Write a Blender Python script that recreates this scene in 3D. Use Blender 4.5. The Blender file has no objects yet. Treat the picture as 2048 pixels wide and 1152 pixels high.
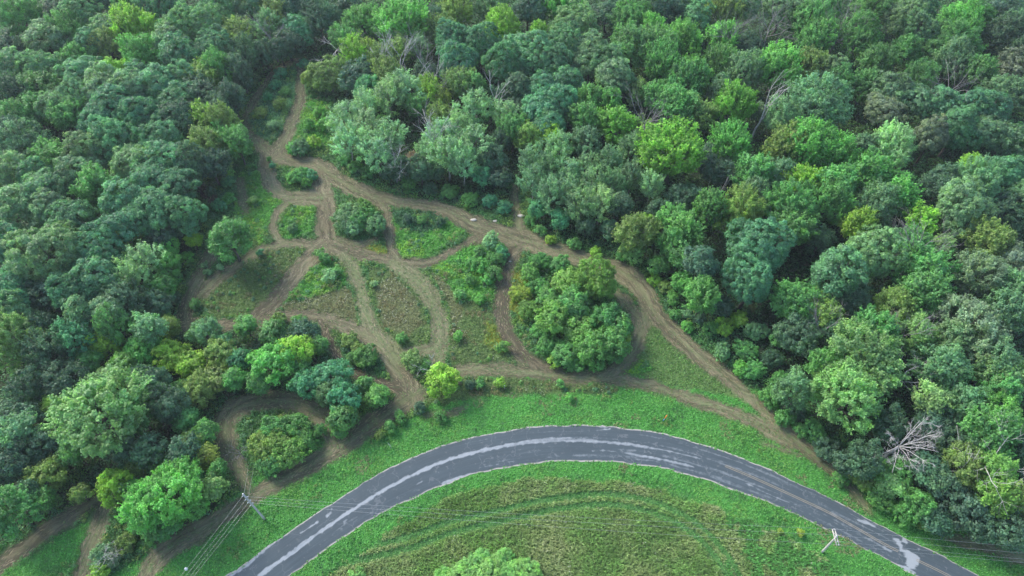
import bpy, math, random
import numpy as np
from mathutils import Vector

# ------------------------------------------------------------------ camera, sky, sun, exposure
S = bpy.context.scene
COL = S.collection
CAM_H, PITCH, FPX = 110.0, math.radians(51.0), 1384.0
cam_d = bpy.data.cameras.new("camera"); cam = bpy.data.objects.new("camera", cam_d); COL.objects.link(cam)
cam_d.sensor_width = 36.0
cam_d.lens = 36.0 * FPX / 2048.0
cam_d.clip_start = 0.5; cam_d.clip_end = 20000.0
cam.location = (0, 0, CAM_H)
cam.rotation_euler = (math.pi / 2 - PITCH, 0, 0)
S.camera = cam

SUN_EL, SUN_AZ = math.radians(40), math.radians(-50)      # azimuth clockwise from +y: light comes from the upper left
W = bpy.data.worlds.new("World"); S.world = W; W.use_nodes = True
wn = W.node_tree.nodes; wl = W.node_tree.links
bgn = wn.get("Background") or wn.new("ShaderNodeBackground")
sky = wn.new("ShaderNodeTexSky"); sky.sky_type = 'NISHITA'; sky.sun_disc = False
sky.sun_elevation = SUN_EL; sky.sun_rotation = SUN_AZ
sky.altitude = 300; sky.air_density = 1.0; sky.dust_density = 2.5; sky.ozone_density = 1.5
wl.new(sky.outputs[0], bgn.inputs[0]); bgn.inputs[1].default_value = 0.15
sun_d = bpy.data.lights.new("sun", 'SUN'); sun = bpy.data.objects.new("sun", sun_d); COL.objects.link(sun)
sun_d.energy = 1.6; sun_d.angle = math.radians(18); sun_d.color = (1.0, 0.95, 0.86)
sd = Vector((math.sin(SUN_AZ) * math.cos(SUN_EL), math.cos(SUN_AZ) * math.cos(SUN_EL), math.sin(SUN_EL)))
sun.rotation_euler = sd.to_track_quat('Z', 'Y').to_euler()
sun.location = (0, 0, 200)
HAZE = 0.00014
S.view_settings.view_transform = 'Standard'; S.view_settings.look = 'None'
S.view_settings.exposure = 1.54; S.view_settings.gamma = 1.0
S.render.engine = 'CYCLES'
S.cycles.max_bounces = 5; S.cycles.diffuse_bounces = 3; S.cycles.glossy_bounces = 2
S.cycles.transmission_bounces = 3; S.cycles.transparent_max_bounces = 4
S.cycles.use_denoising = True

# ------------------------------------------------------------------ helpers
rng = np.random.default_rng(7)
CP, SP = math.cos(PITCH), math.sin(PITCH)

def P(px, py, z=0.0):
    """photo pixel -> world point on the level z (where the thing stands)"""
    u = (px - 1024) / FPX; v = (py - 576) / FPX
    dx, dy, dz = u, CP - v * SP, -SP - v * CP
    t = (z - CAM_H) / dz
    return np.array([dx * t, dy * t, z]), t

def PW(pts, z=0.0):
    return np.array([P(a, b, z)[0][:2] for a, b in pts])

def to_px(x, y, z=0.0):
    """world -> photo pixel (vectorised), used to look up which patch of the survey a ground point belongs to"""
    zz = z - CAM_H
    d = y * CP - zz * SP
    up = y * SP + zz * CP
    return 1024 + x / d * FPX, 576 - up / d * FPX

def hash2(ix, iy, seed):
    h = (ix.astype(np.int64) * 374761393 + iy.astype(np.int64) * 668265263 + seed * 974711) & 0x7fffffff
    h = ((h ^ (h >> 13)) * 1274126177) & 0x7fffffff
    h = (h ^ (h >> 16)) & 0xffff
    return h / 65535.0

def vnoise(x, y, seed=0):
    ix, iy = np.floor(x), np.floor(y)
    fx, fy = x - ix, y - iy
    fx = fx * fx * (3 - 2 * fx); fy = fy * fy * (3 - 2 * fy)
    a = hash2(ix, iy, seed); b = hash2(ix + 1, iy, seed); c = hash2(ix, iy + 1, seed); d = hash2(ix + 1, iy + 1, seed)
    return a + (b - a) * fx + (c - a) * fy + (a - b - c + d) * fx * fy

def fbm(x, y, seed=0, octs=4):
    s = np.zeros_like(x, dtype=float); a = 0.5; n = 0
    for k in range(octs):
        s += a * vnoise(x * 2 ** k, y * 2 ** k, seed + k * 17); n += a; a *= 0.55
    return s / n

def inpoly(px, py, poly):
    r = np.zeros(px.shape, bool); n = len(poly)
    for i in range(n):
        x1, y1 = poly[i]; x2, y2 = poly[(i + 1) % n]
        if y1 == y2: continue
        c = ((y1 > py) != (y2 > py)) & (px < (x2 - x1) * (py - y1) / (y2 - y1) + x1)
        r ^= c
    return r

def smooth(e0, e1, x):
    t = np.clip((x - e0) / (e1 - e0), 0, 1); return t * t * (3 - 2 * t)

def catmull(pts, n):
    pts = np.asarray(pts, float); m = len(pts)
    ext = np.vstack([2 * pts[0] - pts[1], pts, 2 * pts[-1] - pts[-2]])
    out = []
    for i in range(m - 1):
        p0, p1, p2, p3 = ext[i:i + 4]
        for t in np.linspace(0, 1, n, endpoint=False):
            out.append(0.5 * (2 * p1 + (p2 - p0) * t + (2 * p0 - 5 * p1 + 4 * p2 - p3) * t * t + (3 * p1 - p0 - 3 * p2 + p3) * t ** 3))
    out.append(pts[-1])
    return np.array(out)

def mesh_np(name, verts, loops, sizes, mat=None, face_attrs=None, smooth_shade=False):
    """verts (n,3); loops flat vertex ids; sizes verts per face (int or array)"""
    verts = np.ascontiguousarray(verts, dtype=np.float32); loops = np.ascontiguousarray(loops, dtype=np.int32)
    if np.isscalar(sizes): sizes = np.full(len(loops) // sizes, sizes, np.int32)
    me = bpy.data.meshes.new(name)
    me.vertices.add(len(verts)); me.vertices.foreach_set("co", verts.ravel())
    me.loops.add(len(loops)); me.loops.foreach_set("vertex_index", loops)
    me.polygons.add(len(sizes))
    starts = np.concatenate([[0], np.cumsum(sizes)[:-1]]).astype(np.int32)
    me.polygons.foreach_set("loop_start", starts)
    me.update(calc_edges=True)
    if smooth_shade: me.polygons.foreach_set("use_smooth", np.ones(len(sizes), bool))
    for (an, dom, typ, arr) in (face_attrs or []):
        a = me.attributes.new(an, typ, dom)
        arr = np.ascontiguousarray(arr, dtype=np.float32)
        a.data.foreach_set("color" if typ == 'FLOAT_COLOR' else "vector" if typ == 'FLOAT_VECTOR' else "value", arr.ravel())
    if mat: me.materials.append(mat)
    me.validate(verbose=False)
    return me

USED = {}
def obj(name, me, parent=None, label=None, cat=None, kind=None, group=None, loc=None):
    o = bpy.data.objects.new(name, me); COL.objects.link(o)
    if parent is not None: o.parent = parent
    if loc is not None: o.location = loc
    tag(o, label, cat, kind, group)
    return o

def tag(o, label=None, cat=None, kind=None, group=None):
    if label: o["label"] = label
    if cat: o["category"] = cat
    if kind: o["kind"] = kind
    if group: o["group"] = group

def runit(n, g=None):
    v = (g or rng).normal(size=(n, 3)); return v / np.linalg.norm(v, axis=1, keepdims=True)

def nrm(v):
    return v / np.maximum(np.linalg.norm(v, axis=-1, keepdims=True), 1e-9)

def leaf_quads(c, n, a, b, g, tang=None):
    """pointed four-sided leaf sprays: centres c, normals n, half length a, half width b -> verts, loops"""
    m = len(c)
    t = runit(m, g) if tang is None else tang
    t = nrm(t - n * np.sum(t * n, axis=1, keepdims=True))
    s = np.cross(n, t)
    a = np.broadcast_to(a, (m,))[:, None]; b = np.broadcast_to(b, (m,))[:, None]
    lift = n * a * 0.25
    v = np.stack([c - t * a - lift, c + s * b + t * a * 0.1, c + t * a - lift, c - s * b + t * a * 0.1], axis=1).reshape(-1, 3)
    return v, np.arange(4 * m)

class Tubes:
    def __init__(self): self.v = []; self.f = []; self.n = 0
    def add(self, pts, rad, k=6, cap=True):
        pts = np.asarray(pts, float); m = len(pts); rad = np.broadcast_to(rad, (m,))
        d = np.gradient(pts, axis=0); d = nrm(d)
        ref = np.array([0, 0, 1.0]) if abs(d[0][2]) < 0.9 else np.array([1.0, 0, 0])
        u = nrm(np.cross(d, ref)); w = np.cross(d, u)
        ang = np.arange(k) * 2 * math.pi / k
        ring = pts[:, None, :] + rad[:, None, None] * (np.cos(ang)[None, :, None] * u[:, None, :] + np.sin(ang)[None, :, None] * w[:, None, :])
        self.v.append(ring.reshape(-1, 3))
        for i in range(m - 1):
            for j in range(k):
                j2 = (j + 1) % k
                self.f.append([self.n + i * k + j, self.n + i * k + j2, self.n + (i + 1) * k + j2, self.n + (i + 1) * k + j])
        if cap:
            self.f.append([self.n + j for j in range(k)][::-1]); self.f.append([self.n + (m - 1) * k + j for j in range(k)])
        self.n += m * k
    def box(self, a, b, w, h, up=(0, 0, 1)):
        a = np.asarray(a, float); b = np.asarray(b, float); d = nrm(b - a); s = nrm(np.cross(d, np.asarray(up, float))); t = np.cross(s, d)
        vs = [p + s * i * w / 2 + t * j * h / 2 for p in (a, b) for (i, j) in ((-1, -1), (1, -1), (1, 1), (-1, 1))]
        self.v.append(np.array(vs)); n = self.n
        self.f += [[n, n + 3, n + 2, n + 1], [n + 4, n + 5, n + 6, n + 7]] + [[n + i, n + (i + 1) % 4, n + 4 + (i + 1) % 4, n + 4 + i] for i in range(4)]
        self.n += 8
    def mesh(self, name, mat, sm=True):
        loops = [i for f in self.f for i in f]; sizes = np.array([len(f) for f in self.f], np.int32)
        return mesh_np(name, np.vstack(self.v), loops, sizes, mat, smooth_shade=sm)

# ------------------------------------------------------------------ materials
def new_mat(name):
    m = bpy.data.materials.new(name); m.use_nodes = True
    nt = m.node_tree; nt.nodes.clear()
    out = nt.nodes.new("ShaderNodeOutputMaterial")
    return m, nt, out

def N(nt, t, **kw):
    n = nt.nodes.new(t)
    for k, v in kw.items(): setattr(n, k, v)
    return n

def mix_rgb(nt, mode, fac, a, b):
    n = nt.nodes.new("ShaderNodeMix"); n.data_type = 'RGBA'; n.blend_type = mode
    for sock, val in ((n.inputs[0], fac), (n.inputs[6], a), (n.inputs[7], b)):
        if isinstance(val, bpy.types.NodeSocket): nt.links.new(val, sock)
        else: sock.default_value = val
    return n.outputs[2]

def math_n(nt, op, a, b=0.0, c=0.0):
    n = nt.nodes.new("ShaderNodeMath"); n.operation = op
    for sock, val in zip(n.inputs, (a, b, c)):
        if isinstance(val, bpy.types.NodeSocket): nt.links.new(val, sock)
        else: sock.default_value = val
    return n.outputs[0]

def noise(nt, scale, detail=4, rough=0.6, vec=None):
    n = nt.nodes.new("ShaderNodeTexNoise"); n.inputs['Scale'].default_value = scale
    n.inputs['Detail'].default_value = detail; n.inputs['Roughness'].default_value = rough
    if vec is not None: nt.links.new(vec, n.inputs['Vector'])
    return n.outputs['Fac']

def geom_pos(nt):
    return N(nt, "ShaderNodeNewGeometry").outputs['Position']

def leaf_shader(nt, out, col, transl=0.42, rough=0.55):
    p = N(nt, "ShaderNodeBsdfPrincipled"); p.inputs['Roughness'].default_value = rough
    p.inputs['Specular IOR Level'].default_value = 0.25
    nt.links.new(col, p.inputs['Base Color'])
    t = N(nt, "ShaderNodeBsdfTranslucent")
    tc = mix_rgb(nt, 'MULTIPLY', 1.0, col, (transl * 2.1, transl * 2.4, transl * 1.4, 1))
    nt.links.new(tc, t.inputs['Color'])
    m = N(nt, "ShaderNodeAddShader")          # a leaf lets through about as much light as it reflects
    nt.links.new(p.outputs[0], m.inputs[0]); nt.links.new(t.outputs[0], m.inputs[1]); nt.links.new(m.outputs[0], out.inputs['Surface'])

def mat_crown():
    m, nt, out = new_mat("crown_leaves")
    oi = N(nt, "ShaderNodeObjectInfo")
    ti = N(nt, "ShaderNodeAttribute", attribute_name="tint"); wa = N(nt, "ShaderNodeAttribute", attribute_name="warm")
    yel = mix_rgb(nt, 'MULTIPLY', 1.0, oi.outputs['Color'], (1.28, 1.22, 0.72, 1))
    c = mix_rgb(nt, 'MIX', wa.outputs['Fac'], oi.outputs['Color'], yel)
    c = mix_rgb(nt, 'MULTIPLY', 1.0, c, ti.outputs['Color'])
    leaf_shader(nt, out, c)
    return m

def mat_facecol(name, transl=0.4):
    m, nt, out = new_mat(name)
    a = N(nt, "ShaderNodeAttribute", attribute_name="col")
    leaf_shader(nt, out, a.outputs['Color'], transl)
    return m

def mat_bark(name, c1, c2, scale=3.0):
    m, nt, out = new_mat(name)
    p = N(nt, "ShaderNodeBsdfPrincipled"); p.inputs['Roughness'].default_value = 0.85
    f = noise(nt, scale, 5, 0.65, geom_pos(nt))
    r = N(nt, "ShaderNodeValToRGB"); r.color_ramp.elements[0].position = 0.35; r.color_ramp.elements[1].position = 0.68
    r.color_ramp.elements[0].color = (*c1, 1); r.color_ramp.elements[1].color = (*c2, 1)
    nt.links.new(f, r.inputs[0]); nt.links.new(r.outputs[0], p.inputs['Base Color']); nt.links.new(p.outputs[0], out.inputs[0])
    return m

def mat_plain(name, c, rough=0.6, var=0.2, metal=0.0):
    m, nt, out = new_mat(name)
    p = N(nt, "ShaderNodeBsdfPrincipled"); p.inputs['Roughness'].default_value = rough; p.inputs['Metallic'].default_value = metal
    f = noise(nt, 6.0, 3, 0.6, geom_pos(nt))
    k = math_n(nt, 'MULTIPLY_ADD', f, 2 * var, 1 - var)
    mm = mix_rgb(nt, 'MULTIPLY', 1.0, (*c, 1), k)
    nt.links.new(mm, p.inputs['Base Color']); nt.links.new(p.outputs[0], out.inputs[0])
    return m

M_CROWN = mat_crown()
M_STUFF = mat_facecol("ground_plant_leaves", 0.4)
M_BARK = mat_bark("bark_brown", (0.05, 0.042, 0.034), (0.14, 0.12, 0.1))
M_PALEBARK = mat_bark("bark_pale", (0.2, 0.19, 0.165), (0.42, 0.4, 0.36))
M_DEAD = mat_bark("bleached_wood", (0.3, 0.29, 0.27), (0.56, 0.54, 0.51))
M_GREYTWIG = mat_bark("grey_twigs", (0.13, 0.125, 0.12), (0.27, 0.26, 0.25))

# ------------------------------------------------------------------ survey data: trails, road, patches (photo pixels)
# each trail: list of (x, y, width), grassy 0..1, dark 0..1
TRAILS = [
 ([(598,112,16),(601,170,22),(597,215,26),(580,255,26),(562,290,28),(545,312,32)], .25, .35),
 ([(590,122,14),(560,135,12),(535,162,15),(508,202,16),(490,242,18),(500,270,24),(528,300,30)], .45, .35),
 ([(535,305,34),(536,340,36),(546,375,32),(580,394,26),(640,395,40)], .3, .15),
 ([(480,360,18),(484,395,24),(492,425,18)], .5, .3),
 ([(400,372,18),(418,390,26),(430,405,18)], .1, .8),
 ([(550,318,26),(600,322,24),(640,334,34),(680,362,36),(730,387,30),(790,402,24),(850,411,24),(900,424,30),(950,450,40),(1000,466,40),(1050,481,44),(1100,497,36),(1150,514,34),(1200,528,36),(1250,548,44),(1282,578,44),(1302,615,42),(1330,648,38),(1370,688,36),(1420,728,34),(1470,768,30),(1520,812,28),(1560,850,30),(1600,888,34),(1650,928,30),(1690,962,22),(1716,992,16),(1738,1020,10)], .22, .2),
 ([(640,350,40),(646,390,44),(654,425,42),(652,465,40),(660,490,44)], .1, .25),
 ([(578,402,14),(555,425,14),(546,455,14),(560,482,18),(600,488,20),(650,488,24)], .2, .3),
 ([(650,486,40),(700,502,28),(740,512,24),(780,520,24),(820,527,24),(860,524,20),(900,506,16),(935,486,18),(975,468,24)], .15, .3),
 ([(700,372,30),(755,400,34),(774,430,22),(779,470,20),(781,495,20),(795,520,22)], .2, .35),
 ([(668,478,18),(720,489,18),(752,478,10)], .3, .35),
 ([(650,488,44),(612,525,34),(580,562,34),(545,606,36),(516,634,40)], .12, .35),
 ([(565,488,18),(520,500,16),(480,526,18),(440,552,30),(405,585,30)], .3, .3),
 ([(432,480,20),(424,505,26),(408,535,28),(385,585,30),(372,622,28),(374,655,26)], .35, .3),
 ([(372,648,26),(440,652,20),(520,638,36),(580,633,30),(640,634,26),(690,652,30),(735,674,34),(770,703,36),(792,738,40),(815,768,48),(825,795,50)], .2, .2),
 ([(688,508,30),(711,550,30),(726,600,32),(741,650,36),(772,692,40),(800,725,40)], .8, 0),
 ([(790,524,34),(838,565,38),(868,610,40),(880,655,40),(876,700,38),(880,735,30)], .75, 0),
 ([(880,690,30),(850,702,24),(820,706,22),(785,716,24)], .6, .1),
 ([(1042,485,30),(1016,535,32),(1004,590,32),(1005,640,32),(1028,690,34),(1068,727,32),(1120,748,28)], .08, .55),
 ([(868,752,24),(910,745,26),(960,738,28),(1020,742,28),(1080,747,26),(1150,756,26),(1200,753,28),(1240,734,32),(1268,700,34),(1280,660,30),(1272,630,28),(1250,602,24),(1226,578,16)], .35, .2),
 ([(1190,757,24),(1280,766,26),(1340,783,26),(1400,803,28),(1460,824,28),(1520,850,30),(1575,882,32)], .3, .2),
 ([(1284,668,26),(1292,630,30)], .4, 0),
 ([(1028,372,14),(1032,420,20),(1036,450,20),(1050,478,24)], .3, .35),
 ([(825,790,44),(780,822,44),(730,858,42),(680,893,42),(620,928,40),(560,962,32),(500,997,30),(450,1032,34),(400,1062,40),(350,1088,44),(310,1122,42),(285,1160,40)], .3, .15),
 ([(668,885,40),(652,838,42),(600,808,40),(535,802,40),(480,815,44),(452,842,44),(455,885,44),(470,925,40),(488,965,30),(500,990,24)], .4, .25),
 ([(640,640,16),(662,690,22),(690,732,22),(758,764,24),(812,782,26)], .05, .6),
 ([(215,985,26),(140,1032,32),(90,1064,32),(40,1102,34),(-10,1140,36)], .2, .3),
 ([(212,1000,36),(196,1060,36),(176,1105,34),(158,1165,34)], .3, .15),
 ([(1885,1070,8),(1930,1082,22),(1985,1098,26),(2060,1118,26)], .5, .25),
 ([(1530,888,6),(1562,898,12),(1600,912,8)], .5, .35),
 ([(850,832,8),(900,826,18),(935,812,10)], .5, .5),
]

ROAD_OUT = [(400,1196),(461,1151),(520,1105),(581,1060),(640,1020),(700,981),(759,944),(812,919),(865,897),(950,873),(1039,856),(1124,850),(1193,850),(1295,861),(1380,880),(1433,898),(1519,930),(1608,970),(1690,1011),(1775,1057),(1837,1087),(1895,1118),(1960,1152),(2040,1194)]
ROAD_IN = [(520,1198),(581,1152),(649,1100),(700,1066),(748,1035),(817,1001),(885,972),(953,947),(1039,930),(1124,922),(1193,922),(1261,928),(1330,937),(1416,962),(1485,985),(1553,1011),(1622,1042),(1690,1076),(1758,1112),(1827,1148),(1905,1190)]
# ------------------------------------------------------------------ distance fields of the trails and the road
SEG = []     # x1 y1 x2 y2 w1 w2 grassy dark s0
for pts, grassy, dark in TRAILS:
    arr = np.array(pts, float)
    q = catmull(arr, 5)
    wp = []; ww = []
    for i, (a, b, w) in enumerate(q):
        t = q[min(i + 1, len(q) - 1)][:2] - q[max(i - 1, 0)][:2]; t = t / (np.linalg.norm(t) + 1e-9)
        nx, ny = -t[1], t[0]
        p0 = P(a, b)[0][:2]; pa = P(a + nx * w / 2, b + ny * w / 2)[0][:2]; pb = P(a - nx * w / 2, b - ny * w / 2)[0][:2]
        wt = P(a + t[0], b + t[1])[0][:2] - p0; wt /= np.linalg.norm(wt)
        dd = pa - pb; ww.append(abs(dd[0] * -wt[1] + dd[1] * wt[0]) / 2); wp.append(p0)
    s = 0.0
    for i in range(len(wp) - 1):
        L = np.linalg.norm(wp[i + 1] - wp[i])
        SEG.append([*wp[i], *wp[i + 1], ww[i], ww[i + 1], grassy, dark, s, L]); s += L
SEG = np.array(SEG)
GX0, GX1, GY0, GY1, GS = -110.0, 90.0, 8.0, 172.0, 0.25
gx = np.arange(GX0, GX1 + 1e-6, GS); gy = np.arange(GY0, GY1 + 1e-6, GS)
NX, NY = len(gx), len(gy)
TSD = np.full((NY, NX), 9.0, np.float32); TGR = np.zeros((NY, NX), np.float32); TDK = np.zeros((NY, NX), np.float32)
TS = np.zeros((NY, NX), np.float32); TDX = np.ones((NY, NX), np.float32); TDY = np.zeros((NY, NX), np.float32); TC = np.zeros((NY, NX), np.float32)
for (x1, y1, x2, y2, w1, w2, gr, dk, s0, L) in SEG:
    m = max(w1, w2) + 3.0
    i0 = max(0, int((min(x1, x2) - m - GX0) / GS)); i1 = min(NX, int((max(x1, x2) + m - GX0) / GS) + 2)
    j0 = max(0, int((min(y1, y2) - m - GY0) / GS)); j1 = min(NY, int((max(y1, y2) + m - GY0) / GS) + 2)
    if i1 <= i0 or j1 <= j0: continue
    X, Y = np.meshgrid(gx[i0:i1], gy[j0:j1])
    tx, ty = (x2 - x1) / L, (y2 - y1) / L
    t = (X - x1) * tx + (Y - y1) * ty; tc = np.clip(t, 0, L)
    cx, cy = x1 + tx * tc, y1 + ty * tc
    side = (X - x1) * ty - (Y - y1) * tx
    d = np.hypot(X - cx, Y - cy) - (w1 + (w2 - w1) * tc / L)
    sub = TSD[j0:j1, i0:i1]; better = d < sub
    sub[better] = d[better]
    for A, val in ((TGR, gr), (TDK, dk), (TDX, tx), (TDY, ty)): A[j0:j1, i0:i1][better] = val
    TS[j0:j1, i0:i1][better] = (s0 + t)[better]; TC[j0:j1, i0:i1][better] = side[better]
GXX, GYY = np.meshgrid(gx, gy)
TSD += ((fbm(GXX * 0.35, GYY * 0.35, 3, 3) - 0.5) * 1.3 + (fbm(GXX * 1.3, GYY * 1.3, 5, 2) - 0.5) * 0.5).astype(np.float32)

def blur(A, n):
    for _ in range(n):
        B = np.pad(A, 1, mode='edge')
        A = (B[1:-1, 1:-1] * 2 + B[:-2, 1:-1] + B[2:, 1:-1] + B[1:-1, :-2] + B[1:-1, 2:]) / 6
    return A
TGR = blur(TGR, 10); TDK = blur(TDK, 10)

def samp(A, x, y, fill):
    i = np.round((x - GX0) / GS).astype(int); j = np.round((y - GY0) / GS).astype(int)
    ok = (i >= 0) & (i < NX) & (j >= 0) & (j < NY)
    r = np.full(x.shape, fill, float); r[ok] = A[j[ok], i[ok]]; return r

ro = catmull(PW(ROAD_OUT), 8); ri = catmull(PW(ROAD_IN), 8)
cl = []; wd = []
for p in ro:
    d = np.linalg.norm(ri - p, axis=1); k = int(np.argmin(d)); cl.append((p + ri[k]) / 2); wd.append(d[k])
cl = np.array(cl); wd = np.array(wd)
for _ in range(14):
    cl[1:-1] = (cl[:-2] + 2 * cl[1:-1] + cl[2:]) / 4; wd[1:-1] = (wd[:-2] + 2 * wd[1:-1] + wd[2:]) / 4
print("road width", wd.min(), wd.max(), wd.mean(), file=open("/tmp/rw.txt","w"))
cl = cl[6:-16]; wd = wd[6:-16]
e0 = cl[0] - cl[3]; e1 = cl[-1] - cl[-4]
cl = np.vstack([cl[0] + nrm(e0) * np.linspace(60, 4, 15)[:, None], cl, cl[-1] + nrm(e1) * np.linspace(4, 90, 22)[:, None]])
wd = np.concatenate([np.full(15, wd[0]), wd, np.full(22, wd[-1])])
sl = np.concatenate([[0], np.cumsum(np.linalg.norm(np.diff(cl, axis=0), axis=1))])
RS = np.arange(0, sl[-1], 0.3)
RC = np.stack([np.interp(RS, sl, cl[:, 0]), np.interp(RS, sl, cl[:, 1])], 1); RW = np.interp(RS, sl, wd) / 2
for _ in range(20): RC[1:-1] = (RC[:-2] + 2 * RC[1:-1] + RC[2:]) / 4
RT = nrm(np.gradient(RC, axis=0)); RN = np.stack([-RT[:, 1], RT[:, 0]], 1)

def road_sd(x, y):
    """signed distance to the road's edge and side (+ = inside the bend)"""
    best = np.full(x.shape, 1e9); ide = np.zeros(x.shape, int)
    for k in range(0, len(RC), 3):
        d = (x - RC[k, 0]) ** 2 + (y - RC[k, 1]) ** 2
        b = d < best; best[b] = d[b]; ide[b] = k
    n = (x - RC[ide, 0]) * RN[ide, 0] + (y - RC[ide, 1]) * RN[ide, 1]
    return np.sqrt(best) - RW[ide], n, ide
rgx = np.arange(-150, 150.1, 0.5); rgy = np.arange(0, 110.1, 0.5)
RGX, RGY = np.meshgrid(rgx, rgy)
RSD, RNS, RID = road_sd(RGX, RGY)
def samp_road(x, y):
    i = np.round((x + 150) / 0.5).astype(int); j = np.round(y / 0.5).astype(int)
    ok = (i >= 0) & (i < len(rgx)) & (j >= 0) & (j < len(rgy))
    r = np.full(x.shape, 99.0); n = np.zeros(x.shape)
    r[ok] = RSD[j[ok], i[ok]]; n[ok] = RNS[j[ok], i[ok]]; return r, n

# ------------------------------------------------------------------ patches of ground cover, later ones lie inside earlier ones
CLEARING = [(583,108),(612,108),(630,170),(645,195),(700,200),(668,300),(700,340),(770,380),(890,405),(1020,425),(1018,360),(1056,360),(1064,440),(1130,485),(1240,510),(1322,560),(1340,620),(1420,680),(1520,775),(1600,855),(1720,950),(1800,1025),(2048,1070),(2300,1150),(2300,1500),(-300,1500),(-300,1130),(-20,1108),(120,1020),(215,965),(262,1075),(420,1035),(450,985),(425,850),(465,795),(640,792),(655,725),(620,650),(520,640),(350,662),(350,600),(405,470),(395,360),(465,285),(480,215),(555,125)]
FLOOR, WEED, LAWN, MEADOW, FLOWER, OLIVE, BRIGHT, DARKW, GOLD, SHORT, TRACK, BLUEW = range(12)
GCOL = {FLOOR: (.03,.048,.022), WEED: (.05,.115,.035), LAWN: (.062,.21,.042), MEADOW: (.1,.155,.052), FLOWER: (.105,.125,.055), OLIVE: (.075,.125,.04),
        BRIGHT: (.065,.19,.035), DARKW: (.032,.085,.032), GOLD: (.15,.17,.025), SHORT: (.085,.15,.045), TRACK: (.07,.18,.05), BLUEW: (.05,.13,.06)}
PATCHES = [
 (SHORT, [(1295,640),(1330,662),(1490,797),(1440,790),(1255,748),(1288,700)]),
 (BRIGHT, [(1255,748),(1285,718),(1310,735),(1280,752)]),
 (OLIVE, [(390,600),(450,550),(520,508),(575,497),(602,508),(562,568),(512,625),(430,637)]),
 (BRIGHT, [(480,345),(520,345),(532,385),(582,396),(545,440),(520,492),(470,430)]),
 (BRIGHT, [(555,465),(590,408),(627,405),(627,462),(580,477)]),
 (BRIGHT, [(555,610),(585,575),(640,500),(690,545),(690,575),(600,598)]),
 (FLOWER, [(545,618),(605,598),(690,575),(705,585),(716,645),(645,625),(580,624)]),
 (OLIVE, [(735,530),(795,545),(842,600),(858,655),(842,692),(800,697),(768,665),(745,600)]),
 (FLOWER, [(748,575),(790,550),(832,600),(842,650),(820,670),(775,660),(752,600)]),
 (OLIVE, [(850,530),(940,490),(1012,490),(990,560),(990,640),(1022,700),(1030,722),(905,737),(900,690),(898,620),(880,570)]),
 (BRIGHT, [(850,530),(940,492),(985,500),(990,560),(985,600),(930,600),(890,560)]),
 (FLOWER, [(860,545),(900,570),(925,620),(915,660),(900,640),(893,600)]),
 (GOLD, [(1000,650),(1028,695),(1008,705),(968,690),(975,640)]),
 (BRIGHT, [(790,425),(860,420),(932,465),(850,518),(800,512),(785,470)]),
 (DARKW, [(790,422),(865,418),(905,445),(850,465),(795,460)]),
 (GOLD, [(725,494),(775,484),(776,510),(740,508)]),
 (DARKW, [(680,655),(735,680),(765,715),(765,745),(725,740),(680,700)]),
 (WEED, [(1040,505),(1110,520),(1205,545),(1240,620),(1258,670),(1245,710),(1200,742),(1130,735),(1060,690),(1018,640),(1018,575)]),
 (GOLD, [(1025,545),(1070,540),(1060,620),(1040,640),(1020,620)]),
 (WEED, [(560,335),(602,325),(645,345),(640,375),(600,382),(565,370)]),
 (BRIGHT, [(615,200),(682,205),(662,300),(575,300),(590,255)]),
 (BLUEW, [(560,135),(590,150),(588,235),(545,285),(505,265),(500,235)]),
 (WEED, [(545,825),(620,830),(640,870),(590,945),(510,950),(490,880)]),
 (LAWN, [(-60,1180),(110,1078),(185,1035),(190,1060),(150,1125),(120,1190)]),
 (OLIVE, [(845,790),(935,755),(1120,760),(1240,775),(1230,785),(1000,790),(860,812)]),
 (WEED, [(745,870),(800,820),(845,795),(860,812),(780,865),(740,885)]),
]
def region_of(x, y):
    px, py = to_px(x, y)
    wx = px + (fbm(x * .5, y * .5, 21, 3) - .5) * 16; wy = py + (fbm(x * .5, y * .5, 22, 3) - .5) * 16
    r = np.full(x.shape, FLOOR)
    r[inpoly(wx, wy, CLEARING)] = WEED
    rs, ns = samp_road(x, y)
    wr = rs + (fbm(x * .4, y * .4, 9, 3) - .5) * 2.2
    near = (y < 95) & (r == WEED)
    inside = ns < 0
    r[near & (~inside) & (wr < 11.5)] = LAWN
    r[near & (~inside) & (px > 1500) & (wr < 14)] = LAWN
    for code, poly in PATCHES:
        r[inpoly(wx, wy, poly)] = code
    lawnw = np.interp(px, [500, 680, 760, 920, 1050, 1240, 1400, 1560, 1700, 1850, 2100], [4, 3.6, 3.6, 2.2, 2.8, 3.6, 4.6, 4.5, 5.5, 8, 10])
    r[inside & (wr < 60) & (y < 60) & (rs > -8)] = MEADOW
    r[inside & (wr < lawnw) & (rs > -8)] = LAWN
    trk = (np.minimum(np.abs(TRK(x, y) - 0.9), np.abs(TRK(x, y) + 0.9)) < 0.55) & inside
    r[trk & (r == MEADOW)] = TRACK
    return r

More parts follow.
